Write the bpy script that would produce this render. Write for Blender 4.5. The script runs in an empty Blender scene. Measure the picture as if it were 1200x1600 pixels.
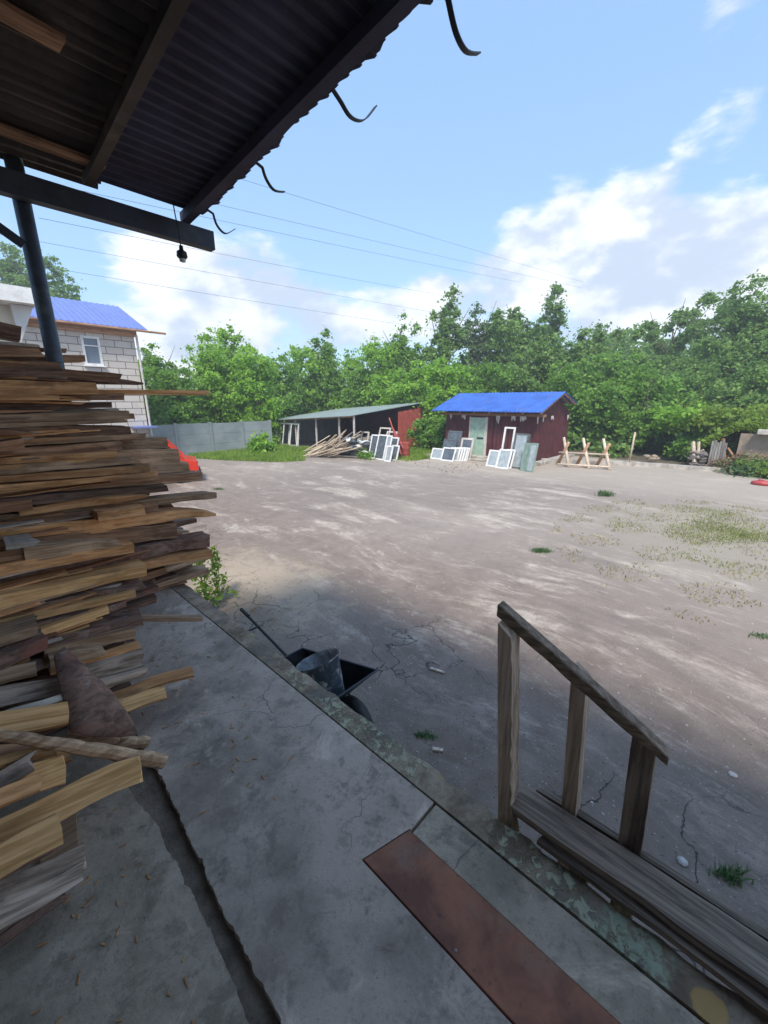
import bpy, math, random
import numpy as np
from mathutils import Matrix, Vector
R = math.radians
random.seed(7)
rng = np.random.default_rng(7)
S = bpy.context.scene
COL = S.collection

# ------------------------------------------------------------------ camera, sky, sun, exposure
FPX, PITCH, CAMZ = 620.0, R(15.5), 2.9
cam = bpy.data.cameras.new("camera")
cam.sensor_fit = 'HORIZONTAL'
cam.sensor_width = 36.0
cam.lens = 36.0 * FPX / 1200.0
cam.clip_start = 0.05
cam.clip_end = 2000
camo = bpy.data.objects.new("camera", cam)
camo.location = (0, 0, CAMZ)
camo.rotation_euler = (R(90) - PITCH, 0, 0)
COL.objects.link(camo)
S.camera = camo

SUN_EL, SUN_AZ = 54.0, 184.0        # azimuth clockwise from +Y
SUN_STRENGTH, SKY_STRENGTH = 2.3, 0.145
sd = Vector((math.sin(R(SUN_AZ)) * math.cos(R(SUN_EL)), math.cos(R(SUN_AZ)) * math.cos(R(SUN_EL)), math.sin(R(SUN_EL))))
sun = bpy.data.lights.new("sun", 'SUN')
sun.energy = SUN_STRENGTH
sun.angle = R(12)
sun.color = (1.0, 0.93, 0.82)
suno = bpy.data.objects.new("sun", sun)
suno.rotation_euler = (-sd).to_track_quat('-Z', 'Y').to_euler()
suno.location = (0, -10, 30)
COL.objects.link(suno)
S.view_settings.view_transform = 'Standard'
S.view_settings.look = 'None'
S.view_settings.exposure = 1.02
S.view_settings.gamma = 1
S.render.resolution_x, S.render.resolution_y = 768, 1024


def pray(px, py):
    """direction of photo pixel (used to size and place things)"""
    x = (px - 600) / FPX
    y = (800 - py) / FPX
    return Vector((x, math.cos(PITCH) + y * math.sin(PITCH), -math.sin(PITCH) + y * math.cos(PITCH)))


world = bpy.data.worlds.new("World")
S.world = world
world.use_nodes = True
wt = world.node_tree
wt.nodes.clear()


class NT:
    def __init__(s, t): s.t = t
    def n(s, kind, **kw):
        nd = s.t.nodes.new(kind)
        for k, v in kw.items():
            if k.startswith('_'): setattr(nd, k[1:], v)
        return nd
    def link(s, a, b): s.t.links.new(a, b)
    def setin(s, sock, v):
        if hasattr(v, 'links') or isinstance(v, bpy.types.NodeSocket): s.link(v, sock)
        else: sock.default_value = v
    def math(s, op, a, b=0.0, c=None, clamp=False):
        nd = s.t.nodes.new('ShaderNodeMath'); nd.operation = op; nd.use_clamp = clamp
        s.setin(nd.inputs[0], a); s.setin(nd.inputs[1], b)
        if c is not None: s.setin(nd.inputs[2], c)
        return nd.outputs[0]
    def mix(s, f, a, b):
        nd = s.t.nodes.new('ShaderNodeMix'); nd.data_type = 'RGBA'
        s.setin(nd.inputs[0], f)
        s.setin(nd.inputs[6], a if not isinstance(a, tuple) else (*a[:3], 1))
        s.setin(nd.inputs[7], b if not isinstance(b, tuple) else (*b[:3], 1))
        return nd.outputs[2]
    def noise(s, vec, scale, detail=4, rough=0.55, dist=0.0):
        nd = s.t.nodes.new('ShaderNodeTexNoise')
        if vec is not None: s.link(vec, nd.inputs['Vector'])
        nd.inputs['Scale'].default_value = scale
        nd.inputs['Detail'].default_value = detail
        nd.inputs['Roughness'].default_value = rough
        nd.inputs['Distortion'].default_value = dist
        return nd.outputs[0]
    def voro(s, vec, scale, feature='F1', out=0):
        nd = s.t.nodes.new('ShaderNodeTexVoronoi'); nd.feature = feature
        s.link(vec, nd.inputs['Vector']); nd.inputs['Scale'].default_value = scale
        return nd.outputs[out]
    def ss(s, v, lo, hi, a=0.0, b=1.0):
        nd = s.t.nodes.new('ShaderNodeMapRange'); nd.interpolation_type = 'SMOOTHSTEP'
        s.setin(nd.inputs[0], v)
        nd.inputs[1].default_value = lo; nd.inputs[2].default_value = hi
        nd.inputs[3].default_value = a; nd.inputs[4].default_value = b
        return nd.outputs[0]
    def mapping(s, vec, scale=(1, 1, 1), rot=(0, 0, 0), loc=(0, 0, 0)):
        nd = s.t.nodes.new('ShaderNodeMapping')
        s.link(vec, nd.inputs[0])
        s.setin(nd.inputs[1], loc)
        nd.inputs[2].default_value = rot
        nd.inputs[3].default_value = scale
        return nd.outputs[0]


w = NT(wt)
sky = w.n('ShaderNodeTexSky')
sky.sky_type = 'NISHITA'; sky.sun_disc = False
sky.sun_elevation = R(SUN_EL); sky.sun_rotation = R(SUN_AZ)
sky.air_density = 1.0; sky.dust_density = 1.0; sky.ozone_density = 1.4
tc = w.n('ShaderNodeTexCoord')
dirv = tc.outputs['Generated']
wm = w.mapping(dirv, scale=(1, 1, 2.6))
n1 = w.noise(wm, 3.2, 8, 0.58, 0.3)
n2 = w.noise(w.mapping(dirv, scale=(1, 1, 2.0), loc=(3.1, 0.4, 0.2)), 7.0, 6, 0.6, 0.1)
sepz = w.n('ShaderNodeSeparateXYZ'); w.link(dirv, sepz.inputs[0])
sepz_y = sepz.outputs[1]
bias = w.ss(sepz.outputs[2], 0.16, 0.46, 0.06, -0.16)


def blob(px, py, rad, amp):
    c = pray(px, py).normalized()
    nd = w.n('ShaderNodeVectorMath'); nd.operation = 'DOT_PRODUCT'
    nm = w.n('ShaderNodeVectorMath'); nm.operation = 'NORMALIZE'
    w.link(dirv, nm.inputs[0]); w.link(nm.outputs[0], nd.inputs[0]); nd.inputs[1].default_value = c
    return w.ss(nd.outputs['Value'], math.cos(R(rad)), 1.0, 0.0, amp)


BLOBS = [(215, 385, 6, .34), (265, 470, 10, .42), (370, 455, 9, .42), (450, 485, 8, .3), (330, 520, 9, .3), (530, 520, 8, .2),
         (850, 335, 6, .36), (920, 300, 5.5, .34), (780, 365, 5, .26), (1010, 270, 5, .28), (1090, 255, 4, .2), (1170, 240, 3, .2),
         (760, 430, 10, .36), (900, 420, 12, .40), (1050, 400, 12, .40), (1180, 385, 9, .38), (1150, 320, 4, .16),
         (620, 470, 9, .26), (1150, 100, 8, .36), (1190, 40, 8, .36), (1060, 150, 5, .12), (1180, 190, 9, -.42), (960, 210, 10, -.2), (700, 300, 9, -.16), (700, 8, 5, .16), (630, 90, 5, .1), (870, 0, 5, .14),
         (100, 170, 14, .1), (560, 300, 13, -.22), (560, 400, 7, -.2), (130, 400, 6, -.3), (1000, 150, 10, -.16), (800, 200, 16, -.2), (1110, 500, 12, .2)]
# unseen extra cloud behind and beside the viewer, added as neutral fill light
acc = w.math('ADD', bias, w.ss(w.math('MULTIPLY', sepz_y, -1.0), -0.1, 0.5, 0.0, 0.30))
for b in BLOBS:
    acc = w.math('ADD', acc, blob(b[0], b[1], b[2], b[3] * (.72 if b[3] > 0 else 1)))
dens = w.math('ADD', w.math('ADD', w.math('MULTIPLY', n1, 1.5), w.math('MULTIPLY', n2, 0.55)), acc)
n3 = w.noise(w.mapping(dirv, scale=(1, 1, 3.2), loc=(0.3, 0.8, 0.6)), 15.0, 6, 0.62, 0.5)
dens = w.math('ADD', dens, w.math('MULTIPLY', w.math('SUBTRACT', n3, 0.5), 0.5))
cm = w.ss(dens, 1.10, 1.44)
cm = w.math('MULTIPLY', cm, 0.86)
shade = w.noise(w.mapping(dirv, scale=(1, 1, 1.7), loc=(0.7, 0.2, 0.05)), 6.5, 5, 0.55)
cloudc = w.mix(w.ss(shade, 0.40, 0.58), (2.55, 2.85, 3.4), (4.5, 4.5, 4.55))
skyb = w.n('ShaderNodeMix'); skyb.data_type = 'RGBA'; skyb.blend_type = 'MULTIPLY'
skyb.inputs[0].default_value = 1.0
w.link(sky.outputs[0], skyb.inputs[6]); skyb.inputs[7].default_value = (0.86, 0.88, 0.84, 1)
# thin veil over the blue, as on a bright hazy summer day
veil = w.mix(0.5, skyb.outputs[2], (1.7, 2.85, 4.7))
finalc = w.mix(cm, veil, cloudc)
bg = w.n('ShaderNodeBackground'); bg.inputs[1].default_value = SKY_STRENGTH
w.link(finalc, bg.inputs[0])
wo = w.n('ShaderNodeOutputWorld'); w.link(bg.outputs[0], wo.inputs[0])

# ------------------------------------------------------------------ yard frame: u points from the dock across the yard, v along the dock edge
AZ = R(47)
CU, SU = math.cos(AZ), math.sin(AZ)


def W(u, v, z=0.0):
    return Vector((CU * u - SU * v, SU * u + CU * v, z))


def UV(p):
    return Vector((CU * p.x + SU * p.y, -SU * p.x + CU * p.y, p.z))


def on_z(px, py, z):
    d = pray(px, py); s = (z - CAMZ) / d.z
    return UV(Vector((d.x * s, d.y * s, z)))


def on_v(px, py, v):
    d = pray(px, py); a = UV(d); s = v / a.y
    return Vector((a.x * s, v, CAMZ + d.z * s))


def on_u(px, py, u):
    d = pray(px, py); a = UV(d); s = u / a.x
    return Vector((u, a.y * s, CAMZ + d.z * s))


# ------------------------------------------------------------------ materials
def mat(name, fn, rough=0.85, bump=None, metallic=0.0, spec=None):
    m = bpy.data.materials.new(name); m.use_nodes = True
    t = m.node_tree; t.nodes.clear()
    k = NT(t)
    tcn = k.n('ShaderNodeTexCoord')
    p = k.n('ShaderNodeBsdfPrincipled')
    o = k.n('ShaderNodeOutputMaterial'); k.link(p.outputs[0], o.inputs[0])
    res = fn(k, tcn.outputs['Object'])
    if isinstance(res, tuple) and len(res) == 2 and not isinstance(res[0], (int, float)): colr, hgt = res
    else: colr, hgt = res, None
    k.setin(p.inputs['Base Color'], colr if not isinstance(colr, tuple) else (*colr[:3], 1))
    k.setin(p.inputs['Roughness'], rough)
    p.inputs['Metallic'].default_value = metallic
    if spec is not None: p.inputs['Specular IOR Level'].default_value = spec
    if hgt is not None:
        b = k.n('ShaderNodeBump'); b.inputs['Strength'].default_value = bump[0]; b.inputs['Distance'].default_value = bump[1]
        k.link(hgt, b.inputs['Height']); k.link(b.outputs[0], p.inputs['Normal'])
    return m


def offs(k, vec):
    """shift the pattern per object so that copies differ"""
    oi = k.n('ShaderNodeObjectInfo')
    cx = k.n('ShaderNodeCombineXYZ')
    k.link(k.math('MULTIPLY', oi.outputs['Random'], 37.0), cx.inputs[0])
    k.link(k.math('MULTIPLY', oi.outputs['Random'], 91.0), cx.inputs[1])
    k.link(k.math('MULTIPLY', oi.outputs['Random'], 53.0), cx.inputs[2])
    va = k.n('ShaderNodeVectorMath'); va.operation = 'ADD'
    k.link(vec, va.inputs[0]); k.link(cx.outputs[0], va.inputs[1])
    return va.outputs[0], oi.outputs['Random']


def wood(name, c1, c2, dirt=(0.06, 0.045, 0.035), dirt_amt=0.5, bump=(0.5, 0.004), grain=1.0, ax=0):
    def sw_(a, b):
        t = [b, b, b]; t[ax] = a; return tuple(t)
    def fn(k, vec):
        v, rnd = offs(k, vec)
        g = k.noise(k.mapping(v, scale=sw_(2.5 * grain, 45 * grain)), 1.0, 5, 0.65, 0.4)
        g2 = k.noise(k.mapping(v, scale=sw_(0.9, 9)), 1.0, 3, 0.5, 0.8)
        d = k.noise(k.mapping(v, scale=sw_(3.0, 8)), 1.0, 6, 0.7)
        c = k.mix(k.ss(g, 0.36, 0.64), tuple(x * .8 for x in c1), c2)
        c = k.mix(k.math('MULTIPLY', k.ss(g2, 0.5, 0.72), 0.45), c, tuple(x * 0.6 for x in c1))
        c = k.mix(k.math('MULTIPLY', k.ss(d, 0.52, 0.68), dirt_amt), c, dirt)
        hs = k.n('ShaderNodeHueSaturation'); k.link(c, hs.inputs['Color'])
        k.link(k.ss(rnd, 0, 1, 0.75, 1.22), hs.inputs['Value'])
        h = k.math('ADD', g, k.math('MULTIPLY', d, 0.6))
        return hs.outputs[0], h
    return mat(name, fn, 0.88, bump)


def plain(name, c, var=0.25, scale=6, rough=0.6, metallic=0.0, bump=(0.2, 0.003), dirt=None):
    def fn(k, vec):
        v, rnd = offs(k, vec)
        n = k.noise(v, scale, 6, 0.65)
        col = k.mix(k.ss(n, 0.3, 0.7), tuple(x * (1 - var) for x in c), tuple(min(1, x * (1 + var)) for x in c))
        if dirt:
            n3 = k.noise(v, scale * 0.6, 8, 0.7, 0.3)
            col = k.mix(k.ss(n3, 0.52, 0.66, 0, dirt[1]), col, dirt[0])
        return col, k.noise(v, scale * 6, 4, 0.6)
    return mat(name, fn, rough, bump, metallic)


M = {}
M['T'] = wood('tan wood', (0.60, 0.27, 0.10), (0.80, 0.43, 0.19), (0.12, 0.07, 0.04), 0.55)
M['Y'] = wood('fresh yellow wood', (0.68, 0.35, 0.12), (0.88, 0.52, 0.23), (0.2, 0.12, 0.06), 0.45)
M['D'] = wood('dark weathered wood', (0.29, 0.145, 0.075), (0.52, 0.295, 0.165), (0.05, 0.03, 0.02), 0.6)
M['E'] = wood('very dark weathered wood', (0.12, 0.062, 0.038), (0.27, 0.16, 0.105), (0.03, 0.02, 0.015), 0.6)
M['G'] = wood('grey brown weathered wood', (0.38, 0.225, 0.12), (0.60, 0.39, 0.24), (0.07, 0.045, 0.03), 0.55)
M['O'] = wood('orange red wood', (0.36, 0.16, 0.08), (0.48, 0.25, 0.13), (0.12, 0.06, 0.04), 0.4)
M['P'] = wood('pale dry wood', (0.50, 0.40, 0.31), (0.66, 0.55, 0.45), (0.2, 0.15, 0.12), 0.4)
M['R'] = wood('rotten fibrous wood', (0.27, 0.185, 0.125), (0.68, 0.52, 0.40), (0.09, 0.06, 0.045), 0.75, (1.0, 0.012), 0.8)


def barkfn(k, vec):
    v, rnd = offs(k, vec)
    a = k.noise(k.mapping(v, scale=(9, 22, 22)), 1.0, 7, 0.7, 0.9)
    b = k.voro(k.mapping(v, scale=(14, 30, 30)), 1.0)
    c = k.mix(k.ss(a, 0.32, 0.68), (0.13, 0.075, 0.055), (0.36, 0.21, 0.15))
    c = k.mix(k.ss(k.noise(v, 5, 5, 0.6), 0.55, 0.7, 0, .75), c, (0.36, 0.13, 0.09))
    c = k.mix(k.ss(k.noise(v, 16, 5, 0.6), 0.58, 0.68, 0, .55), c, (0.42, 0.34, 0.29))
    return c, k.math('ADD', a, k.math('MULTIPLY', b, 0.6))


M['gate'] = wood('silver grey gate boards', (0.19, 0.175, 0.165), (0.32, 0.30, 0.28), (0.08, 0.07, 0.06), 0.5, (0.5, 0.004), 1.0, 2)
M['W'] = wood('fresh pale timber', (0.58, 0.47, 0.35), (0.80, 0.68, 0.53), (0.35, 0.26, 0.18), 0.3)
M['B'] = mat('rough bark', barkfn, 0.95, (1.0, 0.012))
M['rail'] = wood('weathered rail timber', (0.28, 0.195, 0.13), (0.52, 0.385, 0.275), (0.10, 0.07, 0.05), 0.6, (0.7, 0.005), 1.0, 1)
M['railpost'] = wood('weathered post timber', (0.50, 0.36, 0.25), (0.78, 0.60, 0.45), (0.10, 0.07, 0.05), 0.6, (0.9, 0.008), 1.0, 2)
M['raildark'] = wood('dark wet timber', (0.16, 0.115, 0.085), (0.34, 0.26, 0.195), (0.05, 0.036, 0.028), 0.55, (0.5, 0.004))
M['postdark'] = wood('dark post timber', (0.16, 0.115, 0.085), (0.34, 0.26, 0.195), (0.05, 0.036, 0.028), 0.55, (0.6, 0.005), 1.0, 2)
M['trunk'] = wood('tree bark', (0.09, 0.075, 0.06), (0.2, 0.17, 0.14), (0.04, 0.035, 0.03), 0.5, (0.8, 0.02))


def groundfn(k, vec):
    # vec: x = u (away from the dock), y = v (along the dock); tyre tracks and washed dust run along v
    sx = k.n('ShaderNodeSeparateXYZ'); k.link(vec, sx.inputs[0])
    u, v = sx.outputs[0], sx.outputs[1]
    warp = k.noise(vec, 0.18, 3, 0.5)
    wv = k.n('ShaderNodeCombineXYZ')
    k.link(k.math('ADD', u, k.math('MULTIPLY', warp, 2.2)), wv.inputs[0]); k.link(v, wv.inputs[1])
    wvo = wv.outputs[0]
    st = k.noise(k.mapping(wvo, scale=(0.8, 0.3, 1)), 1.1, 10, 0.76, 0.15)
    st2 = k.noise(k.mapping(wvo, scale=(2.6, 0.9, 1), loc=(5, 2, 0)), 1.3, 10, 0.78, 0.1)
    big = k.noise(vec, 0.14, 4, 0.5)
    fine = k.noise(vec, 26, 6, 0.75)
    mid = k.noise(vec, 2.6, 7, 0.7)
    near = k.ss(u, 2.0, 9.0)            # darker base tone by the dock, paler tone towards the far side
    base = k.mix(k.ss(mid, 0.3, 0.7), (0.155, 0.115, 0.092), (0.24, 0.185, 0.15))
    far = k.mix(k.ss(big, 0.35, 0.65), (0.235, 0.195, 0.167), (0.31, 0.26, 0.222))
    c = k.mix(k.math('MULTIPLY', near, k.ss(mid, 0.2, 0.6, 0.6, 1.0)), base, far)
    dust = k.math('ADD', k.math('MULTIPLY', k.math('ADD', k.ss(st, 0.50, 0.66), k.math('MULTIPLY', k.ss(st2, 0.53, 0.66), 0.7)), k.ss(u, 2.0, 4.0, 0.2, 0.85)), 0.0, clamp=True)
    dust = k.math('MULTIPLY', dust, k.ss(k.noise(k.mapping(vec, loc=(3, 8, 0)), 9, 8, 0.75), 0.36, 0.58, 0.5, 1.0))
    c = k.mix(dust, c, (0.54, 0.465, 0.39))
    # darker damp stripes
    dk = k.ss(k.noise(k.mapping(wvo, scale=(1.2, 0.2, 1), loc=(11, 7, 0)), 0.9, 7, 0.65), 0.53, 0.68, 0, 0.42)
    c = k.mix(dk, c, (0.15, 0.125, 0.112))

    def spot(cu, cv, ru, rv, warpamt=0.8):
        a = k.math('DIVIDE', k.math('SUBTRACT', u, cu), ru)
        b = k.math('DIVIDE', k.math('SUBTRACT', v, cv), rv)
        r = k.math('SQRT', k.math('ADD', k.math('MULTIPLY', a, a), k.math('MULTIPLY', b, b)))
        return k.math('ADD', r, k.math('MULTIPLY', k.math('SUBTRACT', mid, 0.5), warpamt * 3.4))
    c = k.mix(k.ss(spot(3.0, 5.7, 1.1, 2.0), 0.4, 1.2, 0.7, 0), c, (0.42, 0.34, 0.25))
    c = k.mix(k.ss(spot(2.5, 5.2, 0.5, 1.1), 0.4, 1.0, 0.5, 0), c, (0.13, 0.10, 0.07))
    # worn earth around the grass patch on the right
    c = k.mix(k.ss(spot(11.4, 0.2, 3.6, 2.8), 0.5, 1.2, 0.55, 0), c, (0.30, 0.26, 0.20))
    # beige dry soil in front of the sheds
    c = k.mix(k.math('MULTIPLY', k.ss(k.math('SUBTRACT', u, k.math('MULTIPLY', mid, 3.0)), 12.0, 15.5), 0.6), c, (0.42, 0.36, 0.295))
    # soil beyond the yard
    c = k.mix(k.ss(u, 23.0, 24.0), c, (0.10, 0.08, 0.05))
    # cracks of the old asphalt
    cv = k.n('ShaderNodeVectorMath'); cv.operation = 'ADD'
    nz = k.n('ShaderNodeTexNoise'); k.link(vec, nz.inputs['Vector']); nz.inputs['Scale'].default_value = 2.2; nz.inputs['Detail'].default_value = 5
    k.link(vec, cv.inputs[0])
    sc = k.n('ShaderNodeVectorMath'); sc.operation = 'SCALE'; k.link(nz.outputs[1], sc.inputs[0]); sc.inputs['Scale'].default_value = 0.7
    k.link(sc.outputs[0], cv.inputs[1])
    ce = k.voro(cv.outputs[0], 1.3, 'DISTANCE_TO_EDGE')
    crack = k.math('MULTIPLY', k.ss(ce, 0.0, 0.016, 1, 0), k.ss(k.noise(vec, 0.6, 2), 0.47, 0.56))
    crack = k.math('MULTIPLY', crack, k.ss(u, 3.0, 5.5, 1, 0.0))
    c = k.mix(k.math('MULTIPLY', crack, 0.85), c, (0.025, 0.023, 0.022))
    # aggregate speckle
    c = k.mix(k.ss(fine, 0.56, 0.72, 0, 0.45), c, (0.075, 0.07, 0.072))
    c = k.mix(k.ss(k.noise(vec, 48, 3, 0.6), 0.63, 0.70, 0, 0.6), c, (0.55, 0.52, 0.50))
    h = k.math('SUBTRACT', k.math('ADD', k.math('MULTIPLY', fine, 0.6), k.math('ADD', mid, k.math('MULTIPLY', dust, 0.4))), k.math('MULTIPLY', crack, 0.8))
    return c, h


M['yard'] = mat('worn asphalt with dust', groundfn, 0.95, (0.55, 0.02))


def slabfn(c1, c2, green):
    def fn(k, vec):
        a = k.noise(vec, 2.4, 8, 0.65, 0.2)
        b = k.noise(vec, 14, 7, 0.7)
        c = k.mix(k.ss(a, 0.36, 0.64), c1, c2)
        c = k.mix(k.ss(k.noise(k.mapping(vec, loc=(7, 3, 1)), 11, 9, 0.78), 0.50, 0.62, 0, 0.42), c, tuple(x * .55 for x in c1))
        c = k.mix(k.ss(k.noise(k.mapping(vec, loc=(4, 9, 2)), 5, 8, 0.72, 0.6), 0.54, 0.64, 0, 0.55), c, tuple(x * 0.5 for x in c1))
        c = k.mix(k.ss(k.noise(k.mapping(vec, loc=(14, 9, 2)), 3.3, 7, 0.7, 0.8), 0.56, 0.68, 0, 0.6), c, tuple(min(1, x * 1.5) for x in c2))
        c = k.mix(k.ss(k.noise(k.mapping(vec, loc=(1, 29, 2)), 1.6, 8, 0.7), 0.5, 0.66, 0, green), c, (0.17, 0.17, 0.125))
        c = k.mix(k.ss(b, 0.60, 0.70, 0, 0.5), c, (0.09, 0.085, 0.08))
        c = k.mix(k.ss(k.noise(vec, 60, 3, 0.6), 0.66, 0.72, 0, 0.5), c, (0.5, 0.48, 0.45))
        nz = k.n('ShaderNodeTexNoise'); k.link(vec, nz.inputs['Vector']); nz.inputs['Scale'].default_value = 3; nz.inputs['Detail'].default_value = 6
        sc = k.n('ShaderNodeVectorMath'); sc.operation = 'SCALE'; k.link(nz.outputs[1], sc.inputs[0]); sc.inputs['Scale'].default_value = 0.5
        ad = k.n('ShaderNodeVectorMath'); ad.operation = 'ADD'; k.link(vec, ad.inputs[0]); k.link(sc.outputs[0], ad.inputs[1])
        ce = k.voro(ad.outputs[0], 1.1, 'DISTANCE_TO_EDGE')
        cr = k.math('MULTIPLY', k.ss(ce, 0.0, 0.006, 1, 0), k.ss(k.noise(vec, 1.3, 2), 0.54, 0.62))
        c = k.mix(k.math('MULTIPLY', cr, 0.4), c, (0.06, 0.06, 0.06))
        pits = k.math('MULTIPLY', k.ss(k.voro(vec, 30), 0.0, 0.2, 1, 0), k.ss(k.noise(vec, 7, 2), 0.5, 0.6))
        fs_ = k.noise(vec, 75, 5, 0.75)
        c = k.mix(k.ss(fs_, 0.54, 0.66, 0, 0.35), c, tuple(x * .5 for x in c1))
        h = k.math('SUBTRACT', k.math('ADD', k.math('ADD', a, k.math('MULTIPLY', fs_, 0.22)), k.math('MULTIPLY', b, 0.6)), k.math('ADD', k.math('MULTIPLY', cr, 0.5), k.math('MULTIPLY', pits, 0.25)))
        return c, h
    return fn


M['slab'] = mat('grey concrete', slabfn((0.37, 0.285, 0.225), (0.60, 0.475, 0.38), 0.25), 0.8, (0.5, 0.012))
M['slab2'] = mat('brownish grey concrete', slabfn((0.38, 0.30, 0.215), (0.60, 0.48, 0.36), 0.4), 0.82, (0.6, 0.014))
M['channel'] = plain('dark damp dirt', (0.21, 0.16, 0.115), 0.4, 9, 0.8, 0, (0.8, 0.01))


def curbfn(k, vec):
    a = k.noise(vec, 9, 8, 0.7, 0.3)
    c = k.mix(k.ss(a, 0.35, 0.65), (0.20, 0.14, 0.09), (0.46, 0.35, 0.25))
    c = k.mix(k.ss(k.noise(vec, 3.0, 4, 0.6), 0.5, 0.62, 0, 0.7), c, (0.17, 0.155, 0.125))
    li = k.math('MULTIPLY', k.ss(k.noise(vec, 26, 6, 0.7, 0.4), 0.47, 0.58), k.ss(k.noise(k.mapping(vec, loc=(3, 1, 0)), 2.0, 3, 0.5), 0.47, 0.58))
    c = k.mix(k.math('MULTIPLY', li, 0.85), c, (0.58, 0.56, 0.38))
    yl = k.ss(k.noise(k.mapping(vec, loc=(8, 3, 0)), 5, 4, 0.5, 0.5), 0.64, 0.68)
    c = k.mix(k.math('MULTIPLY', yl, 0.8), c, (0.46, 0.34, 0.15))
    sk_ = k.n('ShaderNodeSeparateXYZ'); k.link(vec, sk_.inputs[0])
    wob = k.math('MULTIPLY', k.math('SUBTRACT', a, 0.5), 0.12)
    c = k.mix(k.math('MULTIPLY', k.math('MULTIPLY', k.ss(k.math('ABSOLUTE', k.math('SUBTRACT', k.math('ADD', sk_.outputs[1], wob), 0.0)), 0.07, 0.13, 1, 0), k.ss(k.noise(vec, 30, 5, 0.7), 0.42, 0.55)), 0.85), c, (0.44, 0.50, 0.34))
    dx = k.math('ADD', sk_.outputs[0], 0.015); dy = k.math('ADD', sk_.outputs[1], 0.19)
    rr_ = k.math('ADD', k.math('SQRT', k.math('ADD', k.math('MULTIPLY', dx, dx), k.math('MULTIPLY', dy, dy))), k.math('MULTIPLY', wob, 0.9))
    c = k.mix(k.ss(rr_, 0.03, 0.042, 0.85, 0), c, (0.62, 0.38, 0.14))
    return c, k.math('ADD', a, k.math('MULTIPLY', li, 0.5))


M['curb'] = mat('mossy concrete kerb', curbfn, 0.92, (0.8, 0.014))


def rustfn(k, vec):
    a = k.noise(vec, 5, 8, 0.65, 0.4)
    c = k.mix(k.ss(a, 0.35, 0.68), (0.20, 0.075, 0.045), (0.42, 0.16, 0.085))
    c = k.mix(k.ss(k.noise(k.mapping(vec, loc=(2, 2, 2)), 3, 7, 0.7), 0.54, 0.66, 0, 0.55), c, (0.30, 0.20, 0.14))
    c = k.mix(k.ss(k.noise(vec, 40, 5, 0.6), 0.6, 0.72, 0, 0.5), c, (0.06, 0.04, 0.035))
    return c, a


M['rust'] = mat('rusty steel plate', rustfn, 0.6, (0.35, 0.004), 0.2)
M['concrete'] = plain('pale concrete', (0.42, 0.39, 0.35), 0.3, 3, 0.9, 0, (0.5, 0.01), ((0.2, 0.17, 0.13), 0.6))
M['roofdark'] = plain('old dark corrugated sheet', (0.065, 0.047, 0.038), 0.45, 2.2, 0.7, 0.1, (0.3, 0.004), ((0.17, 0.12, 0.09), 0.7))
M['roofflare'] = plain('dark sheet tinted flare blue', (0.038, 0.034, 0.066), 0.5, 2, 0.75, 0.1, (0.2, 0.003), ((0.03, 0.028, 0.05), 0.6))  # blue of the lens flare put into the eave sheet and purlin colour
M['steel'] = plain('dark painted steel', (0.035, 0.042, 0.06), 0.3, 5, 0.6, 0.2, (0.2, 0.003), ((0.09, 0.08, 0.07), 0.5))
M['poststeel'] = plain('blue grey steel post', (0.075, 0.09, 0.11), 0.35, 6, 0.55, 0.2, (0.2, 0.003), ((0.2, 0.22, 0.2), 0.5))
M['blueroof'] = plain('bright blue metal roofing', (0.045, 0.135, 0.50), 0.22, 1.5, 0.45, 0.1, (0.05, 0.002), ((0.10, 0.15, 0.40), 0.5))
M['houseroof'] = plain('lilac blue metal roofing', (0.17, 0.22, 0.52), 0.08, 1.5, 0.35, 0.2, (0.05, 0.002))
M['greyroof'] = plain('grey green roofing sheet', (0.27, 0.33, 0.32), 0.15, 2, 0.6, 0.1, (0.1, 0.003), ((0.2, 0.2, 0.18), 0.4))
M['maroon'] = plain('maroon painted metal', (0.088, 0.02, 0.024), 0.3, 2.5, 0.65, 0.1, (0.15, 0.004), ((0.10, 0.04, 0.035), 0.6))
M['redpanel'] = plain('faded red painted metal', (0.30, 0.055, 0.038), 0.25, 3, 0.65, 0.0, (0.15, 0.004), ((0.22, 0.07, 0.05), 0.6))
M['darkwall'] = plain('dark brown boarding', (0.05, 0.026, 0.024), 0.3, 3, 0.8)
M['mint'] = plain('mint green painted door', (0.36, 0.52, 0.42), 0.15, 4, 0.6, 0, (0.2, 0.004), ((0.30, 0.33, 0.24), 0.7))
M['white'] = plain('white painted wood', (0.74, 0.74, 0.74), 0.08, 6, 0.6, 0, (0.15, 0.002), ((0.5, 0.48, 0.45), 0.5))
M['offwhite'] = plain('aged white paint', (0.56, 0.52, 0.49), 0.15, 6, 0.7, 0, (0.15, 0.002), ((0.35, 0.3, 0.26), 0.5))
M['greenglass'] = plain('greenish glass edge', (0.20, 0.28, 0.24), 0.2, 5, 0.25)
M['darkframe'] = plain('dark grey frame', (0.10, 0.11, 0.12), 0.3, 6, 0.6)
M['pane'] = plain('dusty window pane', (0.33, 0.38, 0.40), 0.2, 5, 0.15)
M['darkpane'] = plain('dark window pane', (0.10, 0.12, 0.14), 0.3, 5, 0.1)
M['housepane'] = plain('house window glass', (0.16, 0.21, 0.27), 0.15, 1, 0.08)
M['redcar'] = plain('red car paint', (0.66, 0.045, 0.02), 0.06, 2, 0.25, 0.1, (0.02, 0.001))
M['black'] = plain('black rubber', (0.018, 0.018, 0.02), 0.3, 8, 0.6)
M['glass'] = plain('car glass', (0.03, 0.035, 0.04), 0.2, 2, 0.05)
M['lamp'] = plain('lamp glass', (0.6, 0.6, 0.58), 0.1, 4, 0.1)
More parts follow.
